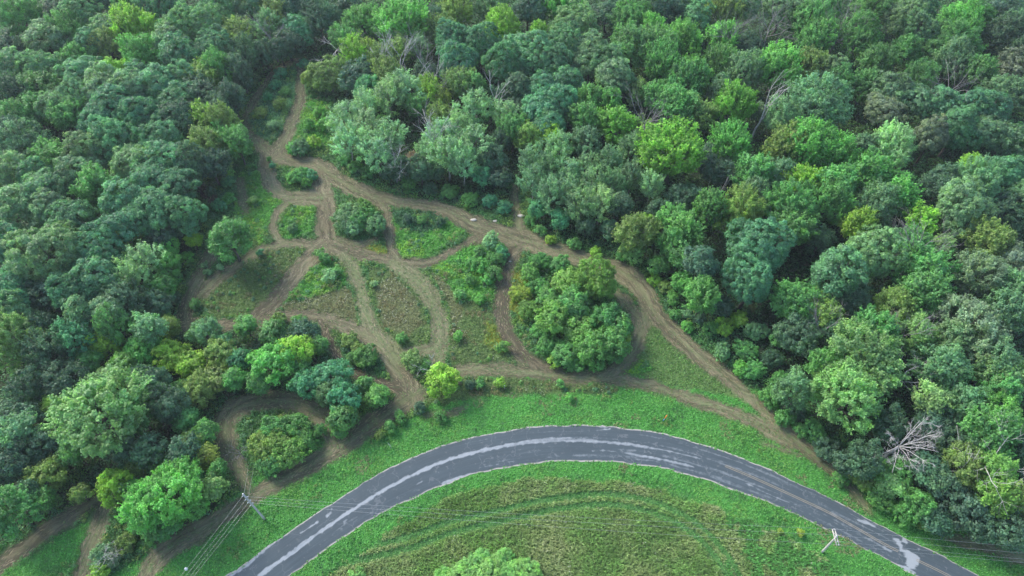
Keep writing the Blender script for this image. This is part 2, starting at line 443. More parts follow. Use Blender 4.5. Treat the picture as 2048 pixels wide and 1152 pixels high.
TRKP = catmull(PW([(640,1128),(680,1117),(817,1086),(900,1055),(988,1035),(1090,1011),(1193,999),(1261,1004),(1330,1024),(1390,1058),(1440,1110),(1470,1160),(1490,1200)]), 10)
def TRK(x, y):
    best = np.full(x.shape, 1e9); sg = np.zeros(x.shape)
    for k in range(len(TRKP) - 1):
        a, b = TRKP[k], TRKP[k + 1]; L = np.linalg.norm(b - a); t = (b - a) / L
        s = np.clip((x - a[0]) * t[0] + (y - a[1]) * t[1], 0, L)
        d = np.hypot(x - a[0] - t[0] * s, y - a[1] - t[1] * s)
        m = d < best; best[m] = d[m]; sg[m] = np.sign((x - a[0]) * t[1] - (y - a[1]) * t[0])[m]
    return best * np.where(sg == 0, 1, sg)

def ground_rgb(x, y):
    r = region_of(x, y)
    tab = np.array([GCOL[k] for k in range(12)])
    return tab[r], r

# ------------------------------------------------------------------ ground sheet
def mat_ground():
    m, nt, out = new_mat("ground_cover")
    a = N(nt, "ShaderNodeAttribute", attribute_name="col"); pos = geom_pos(nt)
    n1 = noise(nt, 2.3, 6, 0.7, pos); n2 = noise(nt, 0.22, 4, 0.6, pos); n3 = noise(nt, 9.0, 3, 0.7, pos)
    k = math_n(nt, 'MULTIPLY_ADD', n1, 1.1, 0.42); k2 = math_n(nt, 'MULTIPLY_ADD', n2, 0.7, 0.65); k3 = math_n(nt, 'MULTIPLY_ADD', n3, 0.9, 0.55)
    kk = math_n(nt, 'MULTIPLY', math_n(nt, 'MULTIPLY', k, k2), k3)
    c = mix_rgb(nt, 'MULTIPLY', 1.0, a.outputs['Color'], kk)
    br = noise(nt, 0.9, 5, 0.7, pos)
    rr = N(nt, "ShaderNodeValToRGB"); rr.color_ramp.elements[0].position = 0.56; rr.color_ramp.elements[1].position = 0.74
    nt.links.new(br, rr.inputs[0])
    c = mix_rgb(nt, 'MIX', math_n(nt, 'MULTIPLY', rr.outputs[0], 0.3), c, mix_rgb(nt, 'MIX', 0.5, a.outputs['Color'], (.13, .115, .07, 1)))
    p = N(nt, "ShaderNodeBsdfPrincipled"); p.inputs['Roughness'].default_value = 0.9; p.inputs['Specular IOR Level'].default_value = 0.1
    bp = N(nt, "ShaderNodeBump"); bp.inputs['Strength'].default_value = 0.8; bp.inputs['Distance'].default_value = 0.25
    nt.links.new(math_n(nt, 'ADD', n1, math_n(nt, 'MULTIPLY', n3, 0.5)), bp.inputs['Height']); nt.links.new(bp.outputs[0], p.inputs['Normal'])
    nt.links.new(c, p.inputs['Base Color']); nt.links.new(p.outputs[0], out.inputs[0])
    return m
M_GROUND = mat_ground()

def grid_faces(nx, ny):
    i = np.arange(nx - 1)[None, :] + np.arange(ny - 1)[:, None] * nx
    return np.stack([i, i + 1, i + nx + 1, i + nx], -1).reshape(-1, 4)
hx = np.arange(-190, 190.1, 0.5); hy = np.arange(2, 246.1, 0.5)
HX, HY = np.meshgrid(hx, hy)
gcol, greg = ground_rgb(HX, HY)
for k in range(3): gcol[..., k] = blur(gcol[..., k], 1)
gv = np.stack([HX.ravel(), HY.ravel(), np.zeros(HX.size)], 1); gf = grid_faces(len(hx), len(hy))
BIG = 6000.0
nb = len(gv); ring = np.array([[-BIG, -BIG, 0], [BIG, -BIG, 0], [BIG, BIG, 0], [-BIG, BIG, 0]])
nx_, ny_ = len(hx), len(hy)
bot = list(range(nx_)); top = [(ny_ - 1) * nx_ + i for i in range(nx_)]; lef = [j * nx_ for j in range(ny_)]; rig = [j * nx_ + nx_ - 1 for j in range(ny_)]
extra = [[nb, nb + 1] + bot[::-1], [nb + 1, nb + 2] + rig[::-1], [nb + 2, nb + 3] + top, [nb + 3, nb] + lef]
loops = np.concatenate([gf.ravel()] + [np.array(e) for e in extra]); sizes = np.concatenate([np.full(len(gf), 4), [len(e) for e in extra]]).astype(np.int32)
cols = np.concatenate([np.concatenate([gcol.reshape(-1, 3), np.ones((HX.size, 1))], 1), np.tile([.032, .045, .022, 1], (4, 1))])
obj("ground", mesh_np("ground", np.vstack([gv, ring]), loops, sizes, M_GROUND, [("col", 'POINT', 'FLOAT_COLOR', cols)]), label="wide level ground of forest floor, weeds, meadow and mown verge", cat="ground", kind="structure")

# ------------------------------------------------------------------ trails: one worn network a few millimetres above the ground
def mat_trail():
    m, nt, out = new_mat("trail_earth_and_mown_hay")
    a = N(nt, "ShaderNodeAttribute", attribute_name="col"); mk = N(nt, "ShaderNodeAttribute", attribute_name="mask"); tr = N(nt, "ShaderNodeAttribute", attribute_name="tread")
    fl = N(nt, "ShaderNodeAttribute", attribute_name="flow"); pos = geom_pos(nt)
    st = noise(nt, 1.0, 5, 0.7, fl.outputs['Vector'])
    n1 = noise(nt, 3.0, 6, 0.75, pos); n2 = noise(nt, 0.35, 4, 0.6, pos); n3 = noise(nt, 11.0, 3, 0.7, pos)
    hay = mix_rgb(nt, 'MIX', n2, (.2, .172, .108, 1), (.27, .242, .15, 1))
    earth = mix_rgb(nt, 'MIX', n1, (.046, .039, .028, 1), (.104, .086, .059, 1))
    f = math_n(nt, 'ADD', math_n(nt, 'MULTIPLY_ADD', st, 3.6, -1.5), math_n(nt, 'MULTIPLY', n1, 1.3))
    f = math_n(nt, 'SUBTRACT', math_n(nt, 'ADD', f, math_n(nt, 'MULTIPLY', tr.outputs['Fac'], -0.9)), 0.36)
    cl_ = N(nt, "ShaderNodeClamp"); nt.links.new(f, cl_.inputs[0])
    c = mix_rgb(nt, 'MIX', cl_.outputs[0], earth, hay)
    gs = N(nt, "ShaderNodeAttribute", attribute_name="grassy")
    gn = math_n(nt, 'MULTIPLY', gs.outputs['Fac'], math_n(nt, 'MULTIPLY_ADD', math_n(nt, 'ADD', n2, st), 1.0, -0.3))
    cg = N(nt, "ShaderNodeClamp"); nt.links.new(gn, cg.inputs[0])
    c = mix_rgb(nt, 'MIX', cg.outputs[0], c, (.15, .19, .085, 1))
    c = mix_rgb(nt, 'MULTIPLY', 1.0, c, math_n(nt, 'MULTIPLY_ADD', n3, 0.6, 0.66))
    gcol_ = mix_rgb(nt, 'MULTIPLY', 1.0, a.outputs['Color'], math_n(nt, 'MULTIPLY_ADD', n1, 1.1, 0.42))
    mf = math_n(nt, 'ADD', mk.outputs['Fac'], math_n(nt, 'MULTIPLY_ADD', math_n(nt, 'ADD', n1, noise(nt, 0.8, 4, 0.6, pos)), 1.1, -1.1))
    cm = N(nt, "ShaderNodeClamp"); nt.links.new(mf, cm.inputs[0])
    c = mix_rgb(nt, 'MIX', cm.outputs[0], gcol_, c)
    p = N(nt, "ShaderNodeBsdfPrincipled"); p.inputs['Roughness'].default_value = 0.95; p.inputs['Specular IOR Level'].default_value = 0.05
    bp = N(nt, "ShaderNodeBump"); bp.inputs['Strength'].default_value = 0.7; bp.inputs['Distance'].default_value = 0.15
    nt.links.new(math_n(nt, 'ADD', n1, math_n(nt, 'ADD', n3, st)), bp.inputs['Height']); nt.links.new(bp.outputs[0], p.inputs['Normal'])
    nt.links.new(c, p.inputs['Base Color']); nt.links.new(p.outputs[0], out.inputs[0])
    return m
M_TRAIL = mat_trail()
rs_t, _n = samp_road(GXX, GYY)
keep = (TSD < 1.1) & (rs_t > 0.3)
fq = grid_faces(NX, NY); kf = keep.ravel()[fq].all(1); fq = fq[kf]
uniq, inv = np.unique(fq.ravel(), return_inverse=True)
tx_, ty_ = GXX.ravel()[uniq], GYY.ravel()[uniq]
tcol, _r = ground_rgb(tx_, ty_)
tsd = TSD.ravel()[uniq]; tgr = TGR.ravel()[uniq]; tdk = TDK.ravel()[uniq]; tsv = TS.ravel()[uniq]; tcv = TC.ravel()[uniq]
ruts = np.exp(-((np.abs(tcv) - 0.75) / 0.35) ** 2)
tread = np.clip(tdk * 0.9 + 0.35 * ruts * (fbm(tx_ * .2, ty_ * .2, 31, 2)) + (fbm(tx_ * .12, ty_ * .12, 33, 3) - .5) * 1.3 + smooth(-.9, .1, tsd) * .35, 0, 1.3)
tgr = np.clip(tgr + 0.45 * np.exp(-(tcv / 0.5) ** 2) * (tgr > 0.2) - 0.3 * ruts * tgr, 0, 1)
flow = np.stack([(tcv + (fbm(tx_ * .25, ty_ * .25, 141, 3) - .5) * 2.4) * 1.25, tsv * 0.07, np.zeros_like(tsv)], 1)
obj("dirt_trail", mesh_np("dirt_trail", np.stack([tx_, ty_, np.full(len(tx_), .004)], 1), inv.ravel(), 4, M_TRAIL,
    [("col", 'POINT', 'FLOAT_COLOR', np.concatenate([tcol, np.ones((len(tx_), 1))], 1)), ("mask", 'POINT', 'FLOAT', smooth(0.6, -0.6, tsd)), ("tread", 'POINT', 'FLOAT', tread),
     ("grassy", 'POINT', 'FLOAT', tgr), ("flow", 'POINT', 'FLOAT_VECTOR', flow)]), label="network of bare brown mown trails looping round weedy islands", cat="trail", kind="structure")

# ------------------------------------------------------------------ road
def mat_road():
    m, nt, out = new_mat("asphalt")
    we = N(nt, "ShaderNodeAttribute", attribute_name="wear"); ed = N(nt, "ShaderNodeAttribute", attribute_name="edge"); fl = N(nt, "ShaderNodeAttribute", attribute_name="flow"); pos = geom_pos(nt)
    st = noise(nt, 1.0, 6, 0.7, fl.outputs['Vector']); n1 = noise(nt, 1.2, 6, 0.7, pos); n3 = noise(nt, 12, 3, 0.7, pos); n2 = noise(nt, 0.12, 3, 0.6, pos)
    base = mix_rgb(nt, 'MIX', n2, (.037, .053, .062, 1), (.055, .074, .084, 1))
    base = mix_rgb(nt, 'MULTIPLY', 1.0, base, math_n(nt, 'MULTIPLY', math_n(nt, 'MULTIPLY_ADD', st, 0.8, 0.6), math_n(nt, 'MULTIPLY_ADD', n3, 0.5, 0.75)))
    f = math_n(nt, 'ADD', math_n(nt, 'MULTIPLY', we.outputs['Fac'], 1.4), math_n(nt, 'MULTIPLY_ADD', math_n(nt, 'ADD', n1, st), 1.7, -2.05))
    cf = N(nt, "ShaderNodeClamp"); nt.links.new(f, cf.inputs[0])
    c = mix_rgb(nt, 'MIX', cf.outputs[0], base, (.225, .25, .265, 1))
    v = N(nt, "ShaderNodeTexVoronoi", feature='DISTANCE_TO_EDGE'); v.inputs['Scale'].default_value = 0.22
    wv = N(nt, "ShaderNodeVectorMath", operation='ADD'); nt.links.new(pos, wv.inputs[0])
    nc = N(nt, "ShaderNodeTexNoise"); nc.inputs['Scale'].default_value = 0.6; nt.links.new(pos, nc.inputs['Vector']); sc = N(nt, "ShaderNodeVectorMath", operation='SCALE'); nt.links.new(nc.outputs['Color'], sc.inputs[0]); sc.inputs['Scale'].default_value = 3.0
    nt.links.new(sc.outputs[0], wv.inputs[1]); nt.links.new(wv.outputs[0], v.inputs['Vector'])
    cr = math_n(nt, 'MULTIPLY', math_n(nt, 'LESS_THAN', v.outputs['Distance'], 0.012), math_n(nt, 'GREATER_THAN', n2, 0.5))
    c = mix_rgb(nt, 'MIX', math_n(nt, 'MULTIPLY', cr, 0.28), c, (.17, .18, .19, 1))
    ef = math_n(nt, 'ADD', ed.outputs['Fac'], math_n(nt, 'MULTIPLY_ADD', n1, 1.2, -0.7))
    ce = N(nt, "ShaderNodeClamp"); nt.links.new(ef, ce.inputs[0])
    c = mix_rgb(nt, 'MIX', ce.outputs[0], c, (.30, .285, .255, 1))
    p = N(nt, "ShaderNodeBsdfPrincipled"); p.inputs['Roughness'].default_value = 0.8; p.inputs['Specular IOR Level'].default_value = 0.3
    nt.links.new(c, p.inputs['Base Color']); nt.links.new(p.outputs[0], out.inputs[0])
    return m
def polydist(x, y, pw, widths=None):
    best = np.full(x.shape, 1e9)
    for k in range(len(pw) - 1):
        a, b = pw[k], pw[k + 1]; L = np.linalg.norm(b - a)
        if L < 1e-6: continue
        t = (b - a) / L
        s = np.clip((x - a[0]) * t[0] + (y - a[1]) * t[1], 0, L)
        w = 0 if widths is None else widths[k] + (widths[k + 1] - widths[k]) * s / L
        best = np.minimum(best, np.hypot(x - a[0] - t[0] * s, y - a[1] - t[1] * s) - w)
    return best
NV = 45
vv = np.linspace(-1, 1, NV)
wob = (fbm(RS * .35, RS * 0, 77, 4) - .5) * .75; wob2 = (fbm(RS * .35, RS * 0 + 9, 78, 4) - .5) * .75
RX = RC[:, 0:1] + RN[:, 0:1] * (vv[None] * RW[:, None] + np.where(vv > 0, vv ** 4, 0)[None] * wob[:, None] - np.where(vv < 0, vv ** 4, 0)[None] * wob2[:, None])
RY = RC[:, 1:2] + RN[:, 1:2] * (vv[None] * RW[:, None] + np.where(vv > 0, vv ** 4, 0)[None] * wob[:, None] - np.where(vv < 0, vv ** 4, 0)[None] * wob2[:, None])
crown = 0.03 + 0.07 * (1 - vv ** 2)
RZ = np.broadcast_to(crown[None], RX.shape)
wear = np.zeros(RX.shape)
BANDS = [  # (photo pixels, half widths in m, strength)
 ([(520,1151),(580,1108),(640,1064),(700,1023),(760,985),(817,954),(870,930),(919,913),(975,899),(1022,890)], [.4,.42,.4,.36,.36,.34,.34,.36,.36,.34], 1.0),
 ([(1000,894),(1060,884),(1124,879),(1193,883)], [.3,.5,.6,.45], .72),
 ([(1193,883),(1261,889),(1320,899),(1380,913),(1400,918)], [.3,.35,.2,.15,.08], .75),
 ([(1241,905),(1312,917),(1380,932),(1394,937)], [.08,.22,.22,.1], .85),
 ([(604,1066),(634,1045)], [.17,.17], 1.0),
 ([(656,1032),(662,1024),(664,1018)], [.3,.2,.08], .9),
 ([(1492,967),(1550,995),(1601,1014)], [.1,.2,.12], .6),
 ([(1700,1042),(1660,1024)], [.1,.1], .4),
 ([(1715,1040),(1734,1046),(1748,1053)], [.15,.45,.2], .95),
 ([(1788,1078),(1797,1082),(1803,1100),(1822,1112)], [.1,.35,.45,.5], 1.1),
 ([(1808,1080),(1814,1086)], [.45,.3], 1.0),
 ([(1815,1110),(1826,1118),(1822,1130)], [.9,1.3,.9], 1.1),
 ([(1800,1132),(1815,1140),(1824,1145)], [.35,.6,.5], 1.0),
 ([(1832,1106),(1838,1098)], [.1,.05], .8),
 ([(1740,1080),(1765,1094),(1785,1106)], [.08,.18,.08], .7),
 ([(1660,1028),(1700,1050),(1760,1084)], [.2,.25,.1], .5),
 ([(640,1090),(690,1050),(760,1005)], [.25,.3,.15], .32),
 ([(690,1044),(694,1040)], [.35,.2], .6),
 ([(846,962),(830,972)], [.12,.06], .6),
 ([(958,903),(1005,890)], [.12,.08], .5),
 ([(1190,852),(1215,855),(1222,858),(1196,860)], [.08,.12,.12,.06], .8),
 ([(1185,903),(1200,901),(1240,905)], [.06,.1,.05], .55),
 ([(960,935),(1040,921),(1120,913)], [.1,.12,.1], .35),
 ([(1530,935),(1600,975),(1700,1025),(1800,1075)], [.1,.1,.1,.1], .3),
 ([(620,1028),(760,940),(900,888)], [.1,.12,.08], .25),
 ([(888,968),(925,955),(950,948)], [.5,.6,.3], .9),
 ([(462,1151),(500,1122),(545,1087),(575,1065)], [.5,.55,.4,.2], .9),
]
for pts, hw, stg in BANDS:
    pw = PW(pts); d = polydist(RX, RY, pw, [h * .72 for h in hw])
    d += (fbm(RX * 1.6, RY * 1.6, 41, 4) - .5) * 0.55
    wear = np.maximum(wear, stg * smooth(0.16, -0.1, d))
lane = np.exp(-((np.abs(vv) - .68) / .11) ** 2) + np.exp(-((np.abs(vv) - .27) / .11) ** 2)
wear = np.maximum(wear, lane[None] * np.clip(fbm(RX * .06, RY * .06, 47, 3) * 1.3 - .25, 0, 1) * .62)
edge = smooth(0.9, 0.99, np.abs(vv))[None] * (0.35 + 0.9 * fbm(RS * .12, RS * 0, 12, 3)[:, None]) * 1.7
flow = np.stack([np.broadcast_to(vv[None] * 9, RX.shape), np.broadcast_to(RS[:, None] * .12, RX.shape), np.zeros(RX.shape)], -1)
rfaces = grid_faces(NV, len(RS))
obj("road", mesh_np("road", np.stack([RX.ravel(), RY.ravel(), RZ.ravel()], 1), rfaces.ravel(), 4, mat_road(),
    [("wear", 'POINT', 'FLOAT', wear.ravel()), ("edge", 'POINT', 'FLOAT', edge.ravel()), ("flow", 'POINT', 'FLOAT_VECTOR', flow.reshape(-1, 3))], True),
    label="curved grey asphalt road with pale worn band and crumbling edges", cat="road", kind="structure")

# worn double yellow centre line on the right half of the bend
M_YEL = mat_plain("faded_yellow_line", (.2, .175, .13), 0.8, 0.45)
ylp = catmull(PW([(1450,932),(1500,953),(1553,977),(1605,1001),(1656,1025),(1708,1054),(1758,1083),(1796,1103)]), 14)
ylq = catmull(PW([(1832,1120),(1865,1136),(1895,1151),(1930,1170),(1970,1192)]), 14)
def line_strip(pts, off, hw, z):
    t = nrm(np.gradient(pts, axis=0)); n = np.stack([-t[:, 1], t[:, 0]], 1)
    a = pts + n * (off - hw); b = pts + n * (off + hw)
    m = len(pts); v = np.zeros((2 * m, 3)); v[0::2, :2] = a; v[1::2, :2] = b; v[:, 2] = z
    f = [[2 * i, 2 * i + 2, 2 * i + 3, 2 * i + 1] for i in range(m - 1)]
    return v, f
def road_z(x, y):
    k = np.array([np.argmin((RC[:, 0] - a) ** 2 + (RC[:, 1] - b) ** 2) for a, b in zip(x, y)])
    n = ((x - RC[k, 0]) * RN[k, 0] + (y - RC[k, 1]) * RN[k, 1]) / RW[k]
    return 0.03 + 0.07 * (1 - n ** 2)
vs = []; fs = []; nn = 0
for pl in (ylp, ylq):
    for off in (-.14, .14):
        v, f = line_strip(pl, off, .05, 0); v[:, 2] = road_z(v[:, 0], v[:, 1]) + .006
        vs.append(v); fs += [[i + nn for i in q] for q in f]; nn += len(v)
obj("road_marking", mesh_np("road_marking", np.vstack(vs), np.array(fs).ravel(), 4, M_YEL), label="faded double yellow centre line on the right of the bend", cat="road marking", kind="structure")
# ------------------------------------------------------------------ trees and shrubs: crown and trunk builders
KINDS = {
 # nl: lobes per square metre of crown, lr: lobe radius, ll: leaves per lobe, lf: leaf half length, H0/Hk: height = H0 + Hk * radius
 'O': dict(nl=.78, lr=.76, ll=62, lf=0.184, H0=9.0, Hk=.85, hs=1.05, zmin=-.35, spray=0, flat=.8, inner=.3),
 'M': dict(nl=.62, lr=.7, ll=89, lf=0.192, H0=8.0, Hk=1.0, hs=1.25, zmin=-.45, spray=2.3, flat=1, inner=.25),
 'G': dict(nl=.65, lr=.8, ll=76, lf=0.168, H0=7.5, Hk=.95, hs=1.2, zmin=-.5, spray=1.6, flat=.9, inner=.3),
 'A': dict(nl=.5, lr=.65, ll=70, lf=0.144, H0=7.0, Hk=1.25, hs=1.7, zmin=-.6, spray=1.9, flat=1.1, inner=.25),
 'D': dict(nl=.75, lr=.8, ll=58, lf=0.176, H0=5.5, Hk=.9, hs=1.1, zmin=-.5, spray=.4, flat=.9, inner=.3),
 'Y': dict(nl=.7, lr=.8, ll=76, lf=0.168, H0=3.5, Hk=.95, hs=1.15, zmin=-.55, spray=.7, flat=.9, inner=.3),
 'S': dict(nl=1.5, lr=.5, ll=64, lf=0.120, H0=.5, Hk=1.15, hs=.9, zmin=-.25, spray=.85, flat=.9, inner=.35),
}
SIZES = {'O': (3.2, 4.8, 7.0), 'M': (2.6, 4.2, 6.5), 'G': (2.6, 4.2, 6.5), 'A': (2.2, 3.4), 'D': (2.6, 4.2), 'Y': (2.2, 3.6, 5.5), 'S': (.9, 1.7, 2.8)}

def height_of(k, r):
    d = KINDS[k]; return d['H0'] + d['Hk'] * r
def semi_of(k, r):
    d = KINDS[k]; H = height_of(k, r)
    return min(d['hs'] * r, (0.62 if k == 'S' else 0.47) * H)

def build_crown(k, R, seed):
    g = np.random.default_rng(seed); d = KINDS[k]
    H = height_of(k, R); Hs = semi_of(k, R); zc = H - Hs
    area = 4 * math.pi * ((R * R) ** 1.6 / 3 + 2 * (R * Hs) ** 1.6 / 3) ** (1 / 1.6) * (1 - d['zmin']) / 2
    n = max(10, int(area * d['nl'])); ni = int(n * d['inner'])
    z = 1 - (np.arange(n) + g.uniform(0.1, .9, n)) / n * (1 - d['zmin']); ph = np.arange(n) * 2.399963 + g.uniform(-.5, .5, n)
    q = np.sqrt(np.clip(1 - z * z, 0, 1)); dirs = np.stack([q * np.cos(ph), q * np.sin(ph), z], 1)
    nb = 9 if R > 3 else 6
    b = runit(nb * 2, g); b = b[b[:, 2] > d['zmin'] * .7][:nb]
    cosm = dirs @ b.T; ang = np.arccos(np.clip(cosm, -1, 1)); bamp = g.uniform(.7, 1.25, len(b))
    fac = 0.66 + 0.38 * np.max(np.exp(-(ang / 0.46) ** 2) * bamp, axis=1)
    fac *= g.uniform(.9, 1.08, n)
    edge = 1 - 0.55 * d['lr'] / R
    c = dirs * np.array([R, R, Hs]) * (fac * edge)[:, None]
    lr = d['lr'] * g.uniform(.65, 1.3, n)
    pick = g.integers(0, n, ni)
    ci = c[pick] * g.uniform(.35, .7, ni)[:, None] + g.normal(size=(ni, 3)) * .3
    c = np.vstack([c, ci]); lr = np.concatenate([lr, np.full(ni, d['lr'] * 1.1)])
    out = nrm(c / np.array([R, R, Hs])); nl_ = np.maximum(8, (d['ll'] * (lr / d['lr']) ** 2)).astype(int); nl_[n:] = (nl_[n:] * .6).astype(int)
    idx = np.repeat(np.arange(len(c)), nl_); m = len(idx)
    o = out[idx]; ru = runit(m, g)
    up = np.array([0, 0, 1.0])
    dd = nrm(ru + 0.75 * o + 0.45 * up)
    rad = lr[idx] * (g.uniform(.3, 1, m) ** .45) * np.where(g.uniform(0, 1, m) < .16, g.uniform(1.1, 1.6, m), 1.05)
    pos = c[idx] + dd * rad[:, None] * np.array([1, 1, d['flat']])
    if d['spray']:
        axis = nrm(out * .75 + up * (1.0 if k in 'MA' else .5) + runit(len(c), g) * .35)
        L = d['spray'] * lr / .75 * g.uniform(.7, 1.3, len(c))
        nsp = 4
        sub = runit(len(c) * nsp, g).reshape(-1, nsp, 3) * .45 + axis[:, None, :]; sub = nrm(sub)
        which = g.integers(0, nsp, m); ax = sub[idx, which]
        t = g.uniform(0, 1, m)
        pos2 = c[idx] + ax * ((t - .25) * L[idx])[:, None] + ru * (lr[idx] * (.55 - .4 * t))[:, None]
        w = (g.uniform(0, 1, m) < min(.85, .45 + .25 * d['spray']))[:, None]
        pos = np.where(w, pos2, pos)
    nor = nrm(dd + 0.6 * runit(m, g) + .15 * up)
    a = d['lf'] * g.uniform(.65, 1.35, m)
    v, l = leaf_quads(pos, nor, a, a * g.uniform(.5, .8, m), g)
    v[:, 2] += zc
    v[:, 2] = np.maximum(v[:, 2], .05)
    lobe_t = g.uniform(.72, 1.25, len(c)); bt = g.uniform(.85, 1.15, len(b)); near = np.argmax(nrm(c) @ b.T, axis=1)
    tint = 1.18 * lobe_t[idx] * bt[near][idx] * g.uniform(.75, 1.3, m)
    warm = np.clip(g.normal(.25, .22, len(c))[idx] + g.normal(0, .15, m), 0, 1)
    return mesh_np("crown", v, l, 4, M_CROWN, [("tint", 'FACE', 'FLOAT', tint), ("warm", 'FACE', 'FLOAT', warm)]), c[:n] + [0, 0, zc], zc, H

def build_trunk(k, R, seed, lobes, zc, H, mat):
    g = np.random.default_rng(seed + 991); T = Tubes()
    if k == 'S':
        for i in range(6):
            p = lobes[g.integers(0, len(lobes))]; mid = p * np.array([.35, .35, .5])
            T.add([[g.normal() * .08, g.normal() * .08, -.05], mid, p], [.045, .03, .012], 5)
        return T.mesh("stems", mat)
    r0 = 0.075 * R * .55 + .05 * H * .12
    if k == 'A': r0 *= .6
    top = H * .86; zs = np.linspace(-.1, top, 7); w = np.cumsum(g.normal(0, .12, (7, 2)), axis=0) * (R / 4); w[0] = 0
    pts = np.column_stack([w, zs]); rad = np.interp(zs, [-.1, .4, top], [r0 * 1.5, r0, r0 * .16])
    T.add(pts, rad, 8)
    for i in range(int(9 + R * 1.5)):
        p = lobes[g.integers(0, len(lobes))]
        zb = g.uniform(.25, .72) * top; zb = min(zb, p[2] - .3) if p[2] > 1 else zb * .5
        s = np.array([np.interp(zb, zs, pts[:, 0]), np.interp(zb, zs, pts[:, 1]), zb])
        mid = s + (p - s) * .5 + np.array([0, 0, -.12 * np.linalg.norm(p[:2])]) + g.normal(0, .15, 3)
        rb = np.interp(zb, zs, rad) * .5
        T.add([s, mid, p, p + (p - mid) * .25], [rb, rb * .6, rb * .25, .012], 5)
    return T.mesh("trunk", mat)

CACHE = {}
NVAR = {'O': 5, 'M': 4, 'G': 5, 'A': 4, 'D': 3, 'Y': 4, 'S': 4}
def variant(k, R, i):
    key = (k, R, i)
    if key not in CACHE:
        seed = hash((ord(k), int(R * 10), i)) % 100000
        cm, lobes, zc, H = build_crown(k, R, seed)
        tm = build_trunk(k, R, seed, lobes, zc, H, M_PALEBARK if k == 'A' else M_BARK)
        CACHE[key] = (cm, tm)
    return CACHE[key]

COLS = {
 'bg': ((.047,.126,.066), 'blue-green'), 'gg': ((.07,.14,.07), 'grey-green'), 'dg': ((.036,.08,.048), 'dark green'), 'gr': ((.055,.145,.043), 'mid green'),
 'br': ((.064,.18,.042), 'bright green'), 'yg': ((.115,.21,.03), 'yellow-green'), 'ol': ((.085,.14,.038), 'olive'), 'sv': ((.12,.21,.11), 'silvery green'),
 'pg': ((.1,.182,.066), 'pale green'), 'yo': ((.074,.158,.036), 'fresh olive green'), 'by': ((.088,.205,.034), 'bright yellow-green'), 'lg': ((.1,.2,.055), 'light green'), 'te': ((.047,.15,.075), 'teal green'), 'ye': ((.135,.19,.035), 'yellow'), 'bn': ((.12,.095,.06), 'brownish'), 'gy': ((.088,.125,.08), 'dull grey'),
}
FORM = {'O': ('broadleaf_tree', 'broad tree', 'tree'), 'M': ('upswept_tree', 'tree with upswept sprays', 'tree'), 'G': ('feathery_tree', 'feathery tree', 'tree'), 'A': ('slender_tree', 'slender ragged tree', 'tree'),
        'D': ('undergrowth_tree', 'low shaded tree', 'tree'), 'Y': ('bushy_tree', 'bushy small tree', 'tree'), 'S': ('shrub', 'shrub', 'shrub')}
WOODS = {'O': 'broad trees of the wood', 'M': 'trees with upswept sprays', 'G': 'feathery trees of the wood', 'A': 'slender ragged trees', 'D': 'low shaded trees', 'Y': 'bushy small trees round the clearing', 'S': 'shrubs of the clearing and wood edge'}

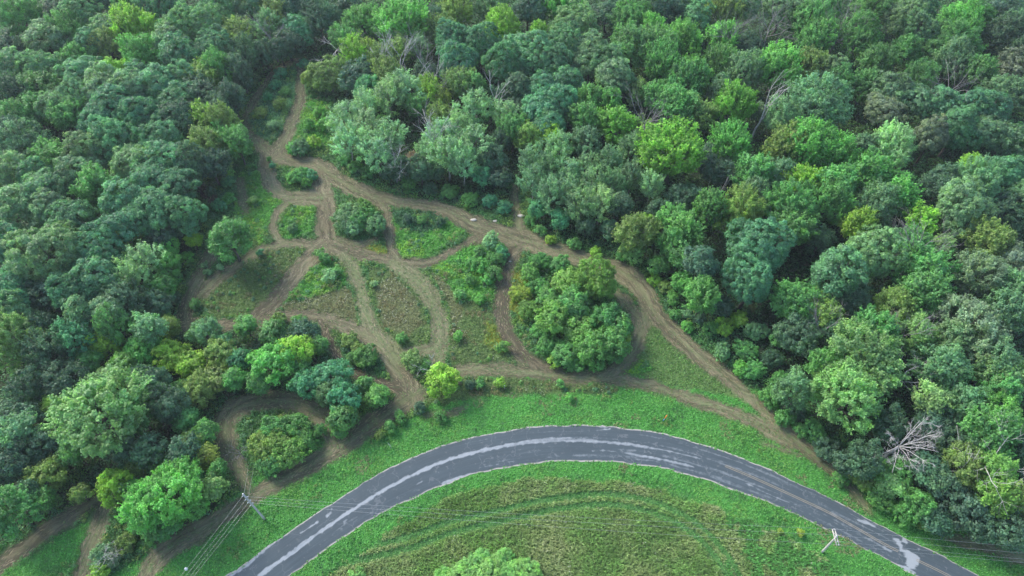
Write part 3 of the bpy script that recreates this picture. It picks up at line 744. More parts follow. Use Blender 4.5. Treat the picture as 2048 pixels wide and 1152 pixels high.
TREES = """
41 38 45 G gr
106 20 32 D dg
164 38 42 O gg
191 8 32 O dg
251 18 24 M gr
294 14 32 O gg
342 20 38 O bg
434 22 42 O bg
369 62 40 O gg
424 64 42 O gg
268 62 36 M yg | yellow-green crown, upper and smaller of the two lime trees in the left wood
282 112 42 M br | bright lime green tree standing out below a yellower one in the dark left wood
219 62 32 O gg
140 76 40 G gr
95 84 36 O gg
178 88 32 O bg
219 97 30 G ol
10 98 34 G dg
22 140 36 O gg
90 140 42 O gg
154 120 36 G gr
165 147 36 O bg
345 92 36 O gg
360 120 38 O bg
428 105 40 O bg
472 75 34 A ol
482 115 36 G dg
441 145 34 G gr
480 146 28 G dg
363 163 36 O bg
405 165 32 G ol
282 158 34 O bg
236 152 26 G yg
207 172 36 O gg
30 192 42 G dg
84 186 36 G gr
148 200 44 O gg
213 190 36 O gg
268 192 40 O gg
322 178 40 O bg
355 206 38 O bg
403 195 34 G dg
34 238 32 G gr
70 226 32 G gr
145 236 34 G gr
112 214 32 O gg
222 228 54 O bg
290 240 46 O bg
356 240 38 O dg
405 243 32 A yg | yellow-green ragged tree at the inner edge of the left wood, facing the upper trail
434 216 30 G dg
418 300 36 G ol
448 250 30 G ol
474 288 30 G gr
422 328 32 G dg
440 270 26 G gr
232 290 50 O bg
330 285 48 O bg
340 328 46 O bg
275 332 44 O gg
50 292 44 G gg
113 320 40 G gr
180 308 40 O gg
20 345 36 O gg
66 350 38 O bg
158 350 40 O gg
205 390 40 M gr | smooth light green dome among grey-green crowns in the left wood
305 370 44 O bg
352 372 42 O bg
380 332 36 O dg
96 388 42 O gg
5 262 34 O dg
0 25 34 D dg
60 95 30 D dg
50 415 44 O gg
110 425 46 O gg
260 412 44 O bg
318 424 44 O bg
372 430 42 O bg
274 444 38 O bg
150 445 40 O bg
110 520 76 O gg | huge pale grey-green spreading crown near the left edge
190 515 54 O bg
192 575 52 O bg
150 592 46 O bg
20 492 42 O bg
14 588 46 O bg
22 628 40 O gg
230 470 34 O bg
258 478 30 A ol
290 522 34 A sv | silvery slender tree on the edge of the left wood
268 560 30 A sv
322 478 34 D dg
330 498 32 Y br
385 478 18 Y yg
338 534 32 Y br
325 577 34 Y gr
318 612 36 Y dg
255 605 36 G dg
220 615 32 O gg
165 622 36 O gg
90 590 46 D dg
25 680 52 G pg | large pale rounded tree filling the left edge beneath the dark wood
85 658 36 D dg
146 675 34 G te
95 702 36 G dg
212 682 44 Y yg
232 650 34 G gr
290 702 42 Y br
220 752 34 Y pg
305 662 30 G gg
338 655 26 Y ol
345 712 36 Y yg
378 728 32 Y yg
412 668 34 Y gg | blue-grey conical tree beside the lower left trail
492 655 28 Y gr | rounded green small tree touching the trail right of the blue-grey cone
445 710 34 Y ol
482 722 28 Y te
450 690 26 Y te
547 668 30 Y gr
608 668 34 Y dg
547 728 50 Y br | widest bushy tree, bright green, in the thicket left of the teal bushes
595 705 40 Y yg
575 690 26 Y dg
640 690 22 Y gr
660 752 44 Y te | teal leafy bush tree, upper and greener of two, inside the loop trail
615 770 36 Y te
690 800 42 Y te
655 790 34 Y gg | frosty blue-grey bush in the middle of the teal thicket
685 838 30 Y gr
755 792 26 Y gr
730 770 24 Y gr
400 768 34 Y ol
432 758 32 Y ol
470 762 30 Y gr
520 768 26 Y gr
205 830 84 G pg | very large pale feathery tree dominating the lower left corner
115 806 32 Y yg
27 843 50 D dg
48 872 34 G gg
27 930 46 D dg
20 1018 46 G gr
80 900 40 D dg
60 780 40 D dg
130 760 40 D dg
100 952 44 Y ol
90 1000 30 Y gr
232 975 42 Y yg | yellowish bushy tree in front of the very large pale feathery tree
342 985 62 G br | bright green leafy tree standing left of the utility pole
290 1010 40 G br
412 915 30 Y ye | yellow-leaved bushy tree behind the utility pole
425 978 30 Y pg
370 905 34 D dg
372 842 30 Y gr
340 815 40 D dg
400 785 34 Y ol
300 770 36 D dg
549 28 34 A ol
535 54 28 A gg
575 88 30 D dg
600 60 34 D te
560 100 24 D dg
520 110 28 D dg
640 40 36 G dg
690 20 36 D dg
725 45 38 G gr
660 152 46 Y ol
618 158 24 Y ol
608 128 12 S te
687 82 24 G gr
500 15 36 O gg
590 15 34 O dg
532 118 18 Y dg
490 165 18 Y dg
462 192 26 G dg
456 228 20 Y dg
808 44 56 M br | tall bright green tree at the back, left of the two yellowish crowns
912 25 38 G ol
1002 62 36 G yg | yellow-olive round crown standing proud of the blue-green trees at the back
985 14 38 G gg
1056 22 36 O dg
1118 18 36 M br
1148 55 42 O gg
860 40 30 D dg
880 70 30 G ol
905 84 40 O bg
962 95 42 O bg
918 128 40 O bg
1060 112 56 O bg | biggest blue-green crown in the back centre of the wood
1122 97 44 O bg
1008 130 40 O bg
1105 137 42 O bg
1178 115 46 O gg
1212 132 44 O gg
1225 162 40 O gg
1268 100 48 M gr
1312 98 44 M gr
1325 140 40 M gr
1306 66 26 M br
1262 42 36 G gr
1215 30 36 D dg
1325 22 40 O dg
1370 20 36 D dg
1362 86 36 M br
1370 174 40 M gr
1075 68 16 M yg
797 105 28 A ol
838 100 24 A gg
708 112 22 A yg
735 105 22 A ye
715 155 36 D dg
735 180 30 D te
775 160 32 G ol
765 125 26 G ol
858 190 28 A yg
885 200 18 A ye | yellow slender tree with a pale stem behind the silvery clump
920 172 30 G ol
948 174 26 G gr
850 150 26 D dg
882 234 26 G ol
731 215 30 A sv
694 240 34 A sv
733 255 32 A sv
780 200 32 A sv
812 182 36 A sv
700 287 32 A sv
738 288 30 A sv
780 275 34 A sv
755 312 30 A sv
835 207 24 G gr
950 220 36 A sv
1012 232 28 A sv
888 277 34 A sv
920 264 26 A sv
945 290 36 A sv
895 318 34 A sv
925 330 30 A sv
855 308 24 A sv
827 318 18 D bn | brown dying small tree between the silvery trees beside the main trail
800 335 26 D dg
840 340 26 D dg
870 345 26 Y dg
960 348 28 Y te
985 320 30 D dg
1000 360 24 Y dg
1090 187 38 O bg
1131 180 38 O bg
1118 214 38 O bg
1083 224 36 O bg
1100 248 34 O bg
1042 214 32 D dg
1040 180 28 O dg
1000 200 26 D dg
1025 260 28 G gr
1060 276 28 G ol
1100 274 24 G yg
1005 280 26 D dg
1180 212 28 M gr
1220 215 26 M br
1230 254 38 M by | yellow-green upswept tree left of the grey leafless crown
1169 246 32 M gr
1295 268 24 G ol
1347 220 36 G gr
1275 190 20 A pg
1310 195 28 G gr
1118 302 30 A sv
1169 288 30 A gg
1066 328 28 A gg
1172 337 24 A sv
1220 328 28 A gg
1261 300 26 A gg
1090 344 26 A gg
1140 347 26 A sv
1262 357 26 A gg
1227 371 26 A gg
1066 372 26 A gg
1302 374 24 A sv
1186 374 24 A gg
1140 385 26 A gg
1100 395 28 A gg
1160 415 28 A gg
1200 410 28 A sv
1240 415 26 D dg
1075 420 24 Y te
1120 440 26 Y te
1170 455 26 Y dg
1220 460 26 Y dg
1345 308 66 M by | biggest bright yellow-green tree, in the middle of the right wood above the trail bend
1368 400 32 D dg
1392 38 36 O bg
1440 30 34 M ol
1480 18 34 O gg
1444 78 30 M br
1498 92 30 D dg
1560 20 36 O gg
1615 44 42 G gr
1628 76 40 G gr
1648 16 34 G gr
1741 20 44 G gr
1717 84 42 G gr
1803 42 44 O gg
1833 18 38 O bg
1837 70 40 O gg
1912 52 46 G br
1905 88 42 G gr
1946 38 36 G gr
1998 75 40 G dg
1998 30 38 D dg
2040 60 36 G gg
2040 110 34 G dg
1803 108 34 G gr
1878 108 36 G gr
1908 128 36 G gg
1953 148 28 M gr
2032 142 40 D gy
1440 130 36 G gr
1379 160 38 M br
1485 150 38 G gg
1550 138 46 M br
1618 135 32 M ol
1666 137 28 O gg
1676 168 30 G gr
1440 180 30 O gg
1635 214 54 G gg | big grey-green dome standing beside the dark hollow in the right wood
1567 240 40 G gg
1468 214 42 M by
1519 228 20 D gy | narrow grey cone-shaped tree under the small white snag
1368 222 36 G gr
1406 230 30 G ol
1724 178 32 G gr
1750 130 34 G gr
1779 192 38 O gg
1768 222 34 O gy
1837 166 40 G gr
1820 207 36 O gg
1882 222 40 O bg
1930 228 44 O bg
1970 234 40 O bg
1998 194 36 G gg
1908 264 46 O bg
1963 268 42 O gg
2034 285 36 G gr
2004 287 34 G gg
2036 200 34 G gg
1462 292 42 M br
1615 300 52 M br
1570 302 40 M ol
1660 312 42 M br
1505 354 34 M gr
1550 358 34 G gg
1779 295 44 G sv | pale silvery crown standing alone beside the dark hollow
1724 295 24 G gg
1735 360 38 M gr
1803 364 20 M gr
1860 278 36 O gy
1943 330 22 G yg
1950 372 44 G gg
1880 372 40 D dg
2018 345 36 O bg
2044 400 36 G gg
1604 374 32 M yg
1662 382 42 M gr
1433 342 32 D dg
1420 310 24 D dg
1690 342 22 D bn
1416 422 34 M gr
1478 430 46 G ol
1372 464 30 M gr
1510 392 30 G gg
1580 420 46 G gr
1655 410 44 M gr
1745 416 44 G gg
1792 402 32 M br
1587 460 36 G gr
1710 456 30 M yg | small vivid yellow-green crown directly behind the cauliflower-clumped tree
1840 450 28 M yg | small vivid lime tree alone at the rim of the dark right hollow
1515 500 66 O bg | great dark blue-green crown in the right wood above the trail edge
1498 566 56 O bg
1738 515 60 O gg | large grey-green crown with cauliflower-like clumps in the right wood
1665 557 50 O bg
1640 480 30 D dg
1820 498 38 G gr
1845 546 46 M gr
1835 594 44 M gr
1880 494 24 G pg
1970 487 42 G ol
1922 417 56 O gg
1955 555 52 G gy
2018 417 42 D dg
2032 532 40 D gy
2020 592 46 G gg
1400 536 34 O dg
1350 440 28 G gr
1320 420 24 D dg
1406 592 36 G gr
1365 567 26 Y br
1440 610 30 Y dg
1590 604 40 G gr
1642 622 36 G ol
1700 600 36 D dg
1790 624 40 G ol
1738 670 42 M gr
1594 674 40 D dg
1660 670 36 D dg
1826 674 46 G pg | pale olive tree showing bare twigs, left of the thin grey-green crown
1936 662 64 G gy | very wide thin grey-green crown with visible limbs in the right wood
2014 627 46 G gg
1724 714 64 G pg
1650 732 36 G gr
1690 795 68 G pg | large light green tree overhanging the right trail above the bare dead tree
1740 745 50 G pg
1880 742 46 G gg
1980 732 46 G gg
1998 757 42 G pg
1900 690 40 G gg
1587 780 36 G gg
1727 924 38 D dg
1690 927 32 Y dg
1792 952 38 Y gr
1782 972 30 Y pg
1833 1006 38 Y gr
1963 873 52 G gr
1990 845 44 G br
1929 931 40 G ol
1987 952 38 G yo
1990 998 40 G yo
2038 1000 32 G ol
1929 812 44 G gg
1998 782 42 G gr
1854 805 34 G pg
2030 1065 40 D dg
1860 850 40 D dg
1900 880 40 D dg
1850 940 36 D dg
1880 970 34 D dg
2040 900 40 D dg
1780 850 36 D dg
1912 1012 56 Y dg
1963 1050 46 Y dg
1870 1040 34 Y dg
1275 470 40 G ol
1290 452 28 Y yg
1262 500 34 Y pg
1345 490 30 G gr
1370 520 28 G gr
1320 530 28 Y gr
460 480 43 G gr | lone round green tree beside the left trail
885 762 44 Y yg | yellow-green leafy tree alone between trail junction and roadside grass
1192 568 44 Y yo | tallest leafy bush tree at the upper right of the round thicket island
1150 612 42 Y gr
1108 638 40 Y yo
1165 658 44 Y yo
1210 640 34 Y gr
1220 690 36 Y gr
1130 700 32 Y gr
1180 702 36 Y gr
1100 590 28 Y gr
1240 660 24 Y gr
300 905 32 D dg
325 930 28 Y gr
275 935 26 Y ol
150 905 30 D gr
160 985 24 Y ol
60 985 26 D dg
400 960 20 Y gr
250 900 24 D dg
120 880 28 D dg
410 868 28 Y gr
388 892 32 Y ol
436 946 24 Y gr
272 985 36 Y br
385 1012 38 Y br
335 1052 30 Y gr
290 760 30 Y yo
350 790 32 Y gr
270 820 36 G gr
250 730 30 Y yo
180 720 32 Y gr
600 735 26 Y gr
1620 650 28 D dg
"""
SHRUBS = """
698 434 34 S gg
732 420 26 S yo
752 450 32 S gg
706 456 26 S sv
724 440 32 S gr
981 484 24 S sv
960 508 18 S gr
990 520 22 S gr
966 532 20 S br
988 548 20 S gr
946 528 16 S br
1005 508 18 S te
1000 500 16 S gr
916 673 13 S br | small round green shrub alone on the grass left of the dark trail
803 678 14 S gr | small green shrub at the lower tip of the white-flowered meadow
748 568 9 S sv | tiny pale shrub at the top of the white-flowered meadow
825 722 26 S pg
850 735 18 S gr
733 714 28 S gr
700 682 22 S ol
715 700 18 S ol
705 715 16 S gr
552 858 36 S gr
592 852 34 S gr
528 898 36 S ol
582 908 38 S yo
612 882 30 S gr
540 930 30 S gr
560 890 36 S ol
520 870 16 S gr
600 352 22 S gr
585 358 16 S br
622 352 16 S te
612 366 14 S br
562 148 14 S te
550 172 14 S te
572 185 12 S gr
560 212 16 S ol
522 228 16 S ol
545 252 16 S sv
535 195 12 S te
505 402 10 S ol
538 318 6 S gr
545 332 7 S te
600 296 24 S gg
630 285 18 S yg
650 250 20 S br
620 250 16 S br
640 225 16 S br
585 300 16 S br
455 345 18 S gr
440 412 18 S te
458 400 16 S gr
440 535 9 S sv
409 532 9 S gg
650 518 14 S gr
660 552 18 S sv
640 508 12 S gr
675 545 12 S gr
585 458 13 S gg
845 440 13 S gr
815 438 14 S dg
880 445 12 S dg
520 505 7 S te
1373 628 13 S sv | pale silvery shrub alone at the trail side under the right wood
1448 655 24 S yg
1478 640 22 S yg
1512 664 28 S gg
1560 676 30 S gr
1444 705 24 S gg
1490 702 28 S gr
1505 742 28 S gr
1540 722 28 S dg
1560 764 28 S gr
1420 660 20 S gr
1400 640 18 S dg
1480 740 20 S br
1540 794 26 S gr
1567 838 22 S gr
1590 820 26 S dg
1628 862 28 S gr
1655 900 30 S dg
1600 860 18 S gr
1680 955 20 S gr
1731 965 28 S ol
1758 998 30 S gr
1803 1026 30 S gr
1854 1043 26 S ol
1770 975 22 S gr
1060 548 28 S yo
1040 590 26 S ye
1058 622 28 S yo
1075 575 24 S gr
1085 655 28 S gr
1095 690 26 S gr
1150 725 24 S gr
1190 725 24 S gr
1110 720 18 S yg
1120 530 26 S gr
1080 525 24 S gr
1250 680 14 S ye
1245 650 18 S yg
1230 715 18 S gr
1140 565 34 Y yo
1005 695 13 S yo
960 600 14 S br
940 560 14 S gr
975 560 14 S br
920 590 12 S gr
1600 1066 8 S ye
1560 1062 6 S ye
1862 1060 7 S ye
205 1108 28 S gg
225 1120 22 S gy
200 1146 24 S yg
255 1085 26 S ol
310 1062 32 S gr
280 1050 24 S gr
350 1040 26 S gr
975 1150 40 S lg
1015 1145 30 S lg
940 1130 26 S lg
995 1120 22 S lg
1048 1142 36 S lg
925 1146 36 S lg
885 1152 24 S lg
960 1115 24 S lg
1010 1112 22 S lg
715 1152 22 S lg
880 832 16 S gr
840 815 16 S dg
800 835 16 S gr
780 855 14 S gr
760 870 12 S ol
940 770 14 S dg
960 768 12 S gr
1000 768 12 S yg
1120 768 10 S gr
735 790 22 S ol
760 785 20 S gr
680 862 22 S gr
640 860 18 S gr
560 640 20 S ol
600 645 20 S gr
530 690 22 S dg
1140 795 9 S br
390 610 14 S gr
415 545 8 S gg
420 385 14 S dg
455 365 16 S te
1300 470 20 S dg
1150 490 16 S gr
1190 505 14 S yg
1240 515 12 S gr
1080 460 16 S gr
1100 480 14 S yg
1010 415 20 S te
980 405 18 S te
940 400 20 S gr
900 385 20 S gr
860 378 20 S dg
820 365 20 S gr
780 350 20 S dg
740 345 18 S gr
710 335 18 S gr
690 320 18 S gr
1060 440 14 S gr
1310 560 16 S yg
1330 575 18 S ol
1345 600 18 S gr
1350 630 14 S gr
1375 655 14 S br
480 280 10 S gr
470 300 18 S yg
495 300 16 S ol
450 330 20 S ol
375 515 16 S br
352 556 18 S gr
340 600 20 S dg
330 634 18 S gr
420 490 12 S gr
"""
LANDMARKS = [((282,112),'the lime green tree'), ((205,390),'the light green dome'), ((110,520),'the huge pale spreading crown'), ((460,480),'the lone round tree'), ((598,120),'the top end of the trail'),
 ((808,44),'the tall bright tree at the back'), ((755,270),'the silvery slender trees by the clearing'), ((1036,440),'the narrow side trail'), ((1060,112),'the biggest blue-green crown at the back'), ((1345,308),'the biggest yellow-green tree'),
 ((1275,475),'the tree at the trail bend'), ((1292,230),'the grey leafless crown'), ((1531,188),'the small white snag'), ((1686,38),'the bare tree at the back right'), ((1779,295),'the lone pale silvery crown'),
 ((1515,500),'the great dark crown'), ((1738,515),'the cauliflower-clumped crown'), ((1840,450),'the small vivid lime tree'), ((1936,662),'the very wide thin crown'), ((1700,790),'the large light green tree'), ((1820,888),'the big bare dead tree'),
 ((205,830),'the very large pale feathery tree'), ((342,985),'the bright tree left of the pole'), ((655,790),'the frosty bush'), ((412,668),'the blue-grey cone'), ((885,762),'the yellow-green roadside tree'),
 ((1150,640),'the round thicket island'), ((565,885),'the oval brush island'), ((714,440),'the bush clump at the trail crossing'), ((602,352),'the small oval island'), ((545,205),'the top island'),
 ((980,490),'the pointed tip of the centre island'), ((1675,1080),'the crossarm pole'), ((960,1120),'the near edge of the meadow'), ((866,145),'the white forked snag'), ((25,680),'the pale tree at the left edge'), ((640,85),'the bleached fallen limbs'), ((90,30),'the far left corner')]
ORD = ['', 'second-nearest ', 'third-nearest ', 'fourth-nearest ', 'fifth-nearest ', 'sixth-nearest ', 'seventh-nearest ', 'eighth-nearest ', 'ninth-nearest ', 'tenth-nearest ', 'eleventh-nearest ', 'twelfth-nearest ']

ENT = []
for line in (TREES + SHRUBS).strip().splitlines():
    if not line.strip(): continue
    a, _, lab = line.partition('|'); f = a.split()
    ENT.append(dict(x=float(f[0]), y=float(f[1]), r=float(f[2]), k=f[3], c=f[4], lab=lab.strip() or None))
buckets = {}
for e in ENT:
    if e['lab']: continue
    best = min(LANDMARKS, key=lambda L: (L[0][0] - e['x']) ** 2 + (L[0][1] - e['y']) ** 2)
    dx, dy = e['x'] - best[0][0], e['y'] - best[0][1]; dist = math.hypot(dx, dy)
    island = 'island' in best[1] and 'tip' not in best[1]
    if island and dist < 75: rel = 'on'
    elif best[1].startswith(('the bush clump', 'the silvery slender', 'the near edge')) and dist < 60: rel = 'at'
    else: rel = ('right of' if dx > 0 else 'left of') if abs(dx) > abs(dy) else ('behind' if dy < 0 else 'in front of')
    buckets.setdefault((e['c'], e['k'], best[1], rel), []).append((dist, e))
for (c, k, lm, rel), lst in buckets.items():
    lst.sort(key=lambda t: t[1]['x'] if rel in ('on', 'at') else t[0])
    for i, (_, e) in enumerate(lst):
        cw, fw = COLS[c][1], FORM[k][1]
        if rel in ('on', 'at'):
            pre = '' if len(lst) == 1 else ['leftmost ', 'second from left ', 'third from left ', 'fourth from left ', 'fifth from left ', 'sixth from left ', 'seventh from left '][i]
            e['lab'] = f"{pre}{cw} {fw} {rel} {lm}"
        else:
            pre = ORD[i] if i else ('nearest ' if len(lst) > 1 else '')
            e['lab'] = f"{pre}{cw} {fw} {rel} {lm}"

def place_tree(e, i):
    g = np.random.default_rng(1000 + i)
    k = e['k']; r = 5.0
    for _ in range(4):      # the crown centre stands at its own height above the ground
        zc = height_of(k, r) - semi_of(k, r)
        p, t = P(e['x'], e['y'], zc)
        thick = 1075 < e['x'] < 1265 and 535 < e['y'] < 735
        r = e['r'] * t / FPX * (1.05 if thick else {'Y': .96, 'S': .97}.get(k, 1.13))
    R = min(SIZES[k], key=lambda s: abs(math.log(s / r)))
    cm, tm = variant(k, R, int(g.integers(0, NVAR[k])))
    name, _, cat = FORM[k]
    root = bpy.data.objects.new(name, None); COL.objects.link(root)
    root.empty_display_size = 0.5
    root.location = (p[0], p[1], 0); root.rotation_euler = (0, 0, g.uniform(0, 6.28))
    s = r / R
    root.scale = (s * g.uniform(.87, 1.13), s * g.uniform(.87, 1.13), height_of(k, r) / height_of(k, R) * (g.uniform(.62, 1.25) if 1075 < e['x'] < 1265 and 535 < e['y'] < 735 else g.uniform(.92, 1.08)))
    tag(root, e['lab'], cat, None, WOODS[k])
    base = np.array(COLS[e['c']][0]) * g.uniform(.88, 1.14) * np.array([g.uniform(.9, 1.1), 1, g.uniform(.9, 1.1)])
    if e['x'] > 1640 and e['y'] < 345 and e['c'] in ('gr', 'gg', 'bg', 'dg', 'gy'): base = base * .8      # darker base colour for the green and grey crowns at the back right
    if e['c'] == 'lg': root.scale.z *= .6
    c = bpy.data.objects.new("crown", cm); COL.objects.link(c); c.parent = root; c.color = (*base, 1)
    tr = bpy.data.objects.new("stems" if k == 'S' else "trunk", tm); COL.objects.link(tr); tr.parent = root
    return p[0], p[1], r
PLACED = np.array([place_tree(e, i) for i, e in enumerate(ENT)])

# ------------------------------------------------------------------ bare and dead trees
def grow(T, g, p, d, L, r, depth, spread):
    n = 5; pts = [p]; dd = d.copy()
    for i in range(n):
        dd = nrm(dd + g.normal(0, .13, 3) + np.array([0, 0, .03])); pts.append(pts[-1] + dd * L / n)
    pts = np.array(pts); rad = np.linspace(r, r * .45 if depth else r * .2, n + 1)
    T.add(pts, rad, 5 if r < .06 else 7)
    if depth == 0: return
    for j in range(int(g.integers(3, 6))):
        f = g.uniform(.35, 1.0); i = min(n, int(f * n)); b = pts[i]
        side = nrm(np.cross(dd, runit(1, g)[0]))
        grow(T, g, b, nrm(dd * (1 - spread * .5) + side * spread), L * g.uniform(.42, .72), max(rad[i] * .6, .015), depth - 1, spread)

DEAD = [  # x y (photo pixel at three quarters of the height), height, spread, limbs, lean, material, label, depth
 (2030,930, 14.0, .8, 5, (-.35,.1), M_DEAD, "broken white dead tree leaning in at the right edge", 3),
 (760,92, 16.5, .4, 4, (.02,0), M_DEAD, "tall thin white snag in front of the tall bright tree at the back", 3),
 (798,105, 15.5, .45, 5, (0,0), M_DEAD, "pale half-dead tree just right of the tall thin white snag", 3),
 (840,95, 15.5, .45, 5, (0,0), M_GREYTWIG, "grey thin bare tree right of the pale half-dead tree", 3),
 (866,140, 14.0, .45, 4, (0,.05), M_DEAD, "white forked snag beside the blue-green back trees", 2),
 (834,140, 13.0, .45, 4, (-.05,0), M_DEAD, "small pale snag left of the white forked snag", 2),
 (991,178, 14.5, .5, 4, (0,0), M_DEAD, "little white bare tree below the back blue-green crowns", 2),
 (1292,232, 16.5, .55, 9, (0,0), M_GREYTWIG, "grey leafless crown between the two yellow-green trees", 3),
 (1465,48, 17.0, .5, 6, (0,0), M_GREYTWIG, "left of two grey bare trees near the back of the right wood", 3),
 (1541,50, 15.5, .6, 9, (0,0), M_GREYTWIG, "right of two grey bare trees near the back of the right wood", 3),
 (1686,40, 16.0, .6, 9, (0,0), M_GREYTWIG, "fan-shaped pale bare tree high at the back right", 3),
 (1530,195, 17.0, .4, 4, (.1,.05), M_DEAD, "small white snag standing out above the narrow grey cone tree", 2),
 (1908,172, 15.5, .6, 8, (0,0), M_GREYTWIG, "greyish bare crown in the back right corner of the wood", 3),
 (1798,745, 12.0, .7, 4, (.5,.25), M_DEAD, "pale dead limbs poking out behind the large light green tree", 3),
 (785,312, 11.0, .5, 6, (.1,0), M_DEAD, "bare white branches among the front silvery trees", 3),
 (866,262, 14.5, .45, 7, (.0,0), M_DEAD, "pale twiggy dead tree between two groups of silvery trees", 3),
 (640,80, 13.0, .8, 5, (.5,-.1), M_DEAD, "bleached fallen limbs right of the top end of the trail", 3),
 (535,52, 15.0, .5, 6, (0,0), M_GREYTWIG, "thin grey bare tree on the wood edge, left of the trail top", 3),
 (892,152, 13.0, .6, 8, (0,0), M_GREYTWIG, "brownish grey bare bush right of the white forked snag", 3),
 (478,900, 4.0, .9, 6, (-.1,0), M_GREYTWIG, "grey leafless shrub at the left tip of the oval brush island", 3),
 (205,1112, 4.2, .9, 9, (0,0), M_DEAD, "whitish dead shrub between the two lower left trails", 3),
 (1845,490, 15.5, .6, 8, (0,0), M_GREYTWIG, "grey bare crown beneath the small vivid lime tree", 3),
 (866,730, 6.0, .5, 5, (-.12,0), M_DEAD, "silvery dead stem leaning in the yellow-green roadside tree", 3),
 (1430,392, 13.0, .4, 4, (0,0), M_GREYTWIG, "bare pale stems in the dark gap under the biggest yellow-green tree", 2),
 (1655,640, 13.0, .5, 5, (.1,0), M_GREYTWIG, "thin bare grey stems between the dark crown and the cauliflower-clumped crown", 3),
 (1820,655, 14.0, .5, 6, (0,0), M_GREYTWIG, "bare twigs rising out of the pale olive tree", 3)
]
for di, (bx, by, h, spread, nlimb, lean, mat, lab, depth) in enumerate(DEAD):
    g = np.random.default_rng(500 + di)
    p, t = P(bx, by, h * .75)
    root = bpy.data.objects.new("dead_tree", None); COL.objects.link(root); root.location = (p[0], p[1], 0)
    tag(root, lab, "dead tree", None, "bare and dead trees")
    T = Tubes(); axis = nrm(np.array([lean[0], lean[1], 1.0])); n = 6
    pts = np.array([axis * h * .62 * i / n + np.append(g.normal(0, .02 * h * i / n, 2), 0) for i in range(n + 1)]); pts[0][2] = -.1
    r0 = .011 * h + .03; rad = np.linspace(r0 * 1.3, r0 * .55, n + 1)
    T.add(pts, rad, 8)
    obj("trunk", T.mesh("trunk", mat), root)
    for j in range(nlimb):
        L = Tubes(); f = g.uniform(.42, 1.0) if j else 1.0; q = pts[0] + (pts[-1] - pts[0]) * f
        k = min(n, int(round(f * n))); q = pts[k]
        a = j * 2.4 + g.uniform(-.4, .4); side = np.array([math.cos(a), math.sin(a), 0.15])
        grow(L, g, q, nrm(axis * (1.1 - spread) + side * spread), h * g.uniform(.32, .5) * (1.15 if j else .9), rad[k] * .62, depth - 1, min(.75, spread))
        obj("limb", L.mesh("limb", mat), root)

# the big bare tree at lower right: limbs radiating from one crotch, each with side branches and fine twigs
g = np.random.default_rng(77)
c0 = P(1797, 893, 6.0)[0]; root = bpy.data.objects.new("dead_tree", None); COL.objects.link(root); b0 = np.array([c0[0] - .3, c0[1] + .4, 0.0]); root.location = b0
tag(root, "big bare dead tree with bleached grey limbs at the lower right", "dead tree", None, "bare and dead trees")
T = Tubes(); T.add([[0, 0, -.1], [.1, -.1, 2.5], [.15, -.3, 4.4], c0 - b0], [.32, .25, .22, .19], 10); obj("trunk", T.mesh("trunk", M_DEAD), root)
for ex, ey, ez, rr in [(1863,836,10.5,.11),(1842,843,11,.1),(1884,860,10,.12),(1880,905,9.2,.12),(1855,930,8.6,.1),(1822,932,8.4,.09),(1783,945,8.0,.1),(1763,913,8.2,.09),(1775,868,9.5,.07),(1862,885,10.2,.08)]:
    e = P(ex, ey, ez)[0]; L = Tubes(); a = c0 - b0; d = e - c0; n = 9
    t = np.linspace(0, 1, n + 1)[:, None]; ln = np.linalg.norm(d)
    pts = a + d * t + np.array([0, 0, 1.0]) * (np.sin(t * 3.1) * .08 * ln) + np.cumsum(g.normal(0, .035 * ln / 3, (n + 1, 3)), axis=0) * (t > .05)
    rad = np.linspace(rr * .7, .018, n + 1); L.add(pts, rad, 7)
    for j in range(5):
        k = int(g.integers(2, n)); dirn = nrm(pts[k + 1] - pts[k]); side = nrm(np.cross(dirn, runit(1, g)[0]))
        grow(L, g, pts[k], nrm(dirn * .9 + side * .7), ln * g.uniform(.22, .42) * (1.15 - .5 * k / n), rad[k] * .5 + .006, 2, .6)
    obj("limb", L.mesh("limb", M_DEAD), root)
# ------------------------------------------------------------------ low plants nobody could count: weeds, grass, flowers, undergrowth, cut hay
def tufts(n_per_m2, bbox, accept, seed):
    g = np.random.default_rng(seed); x0, x1, y0, y1 = bbox
    n = int((x1 - x0) * (y1 - y0) * n_per_m2)
    x = g.uniform(x0, x1, n); y = g.uniform(y0, y1, n)
    px, py = to_px(x, y); m = (px > -60) & (px < 2108) & (py > -40) & (py < 1200)
    x, y = x[m], y[m]
    r = region_of(x, y); sdv = samp(TSD, x, y, 9.0); rs, ns = samp_road(x, y)
    ok = accept(x, y, r, sdv, rs, ns, g)
    return x[ok], y[ok], r[ok], g

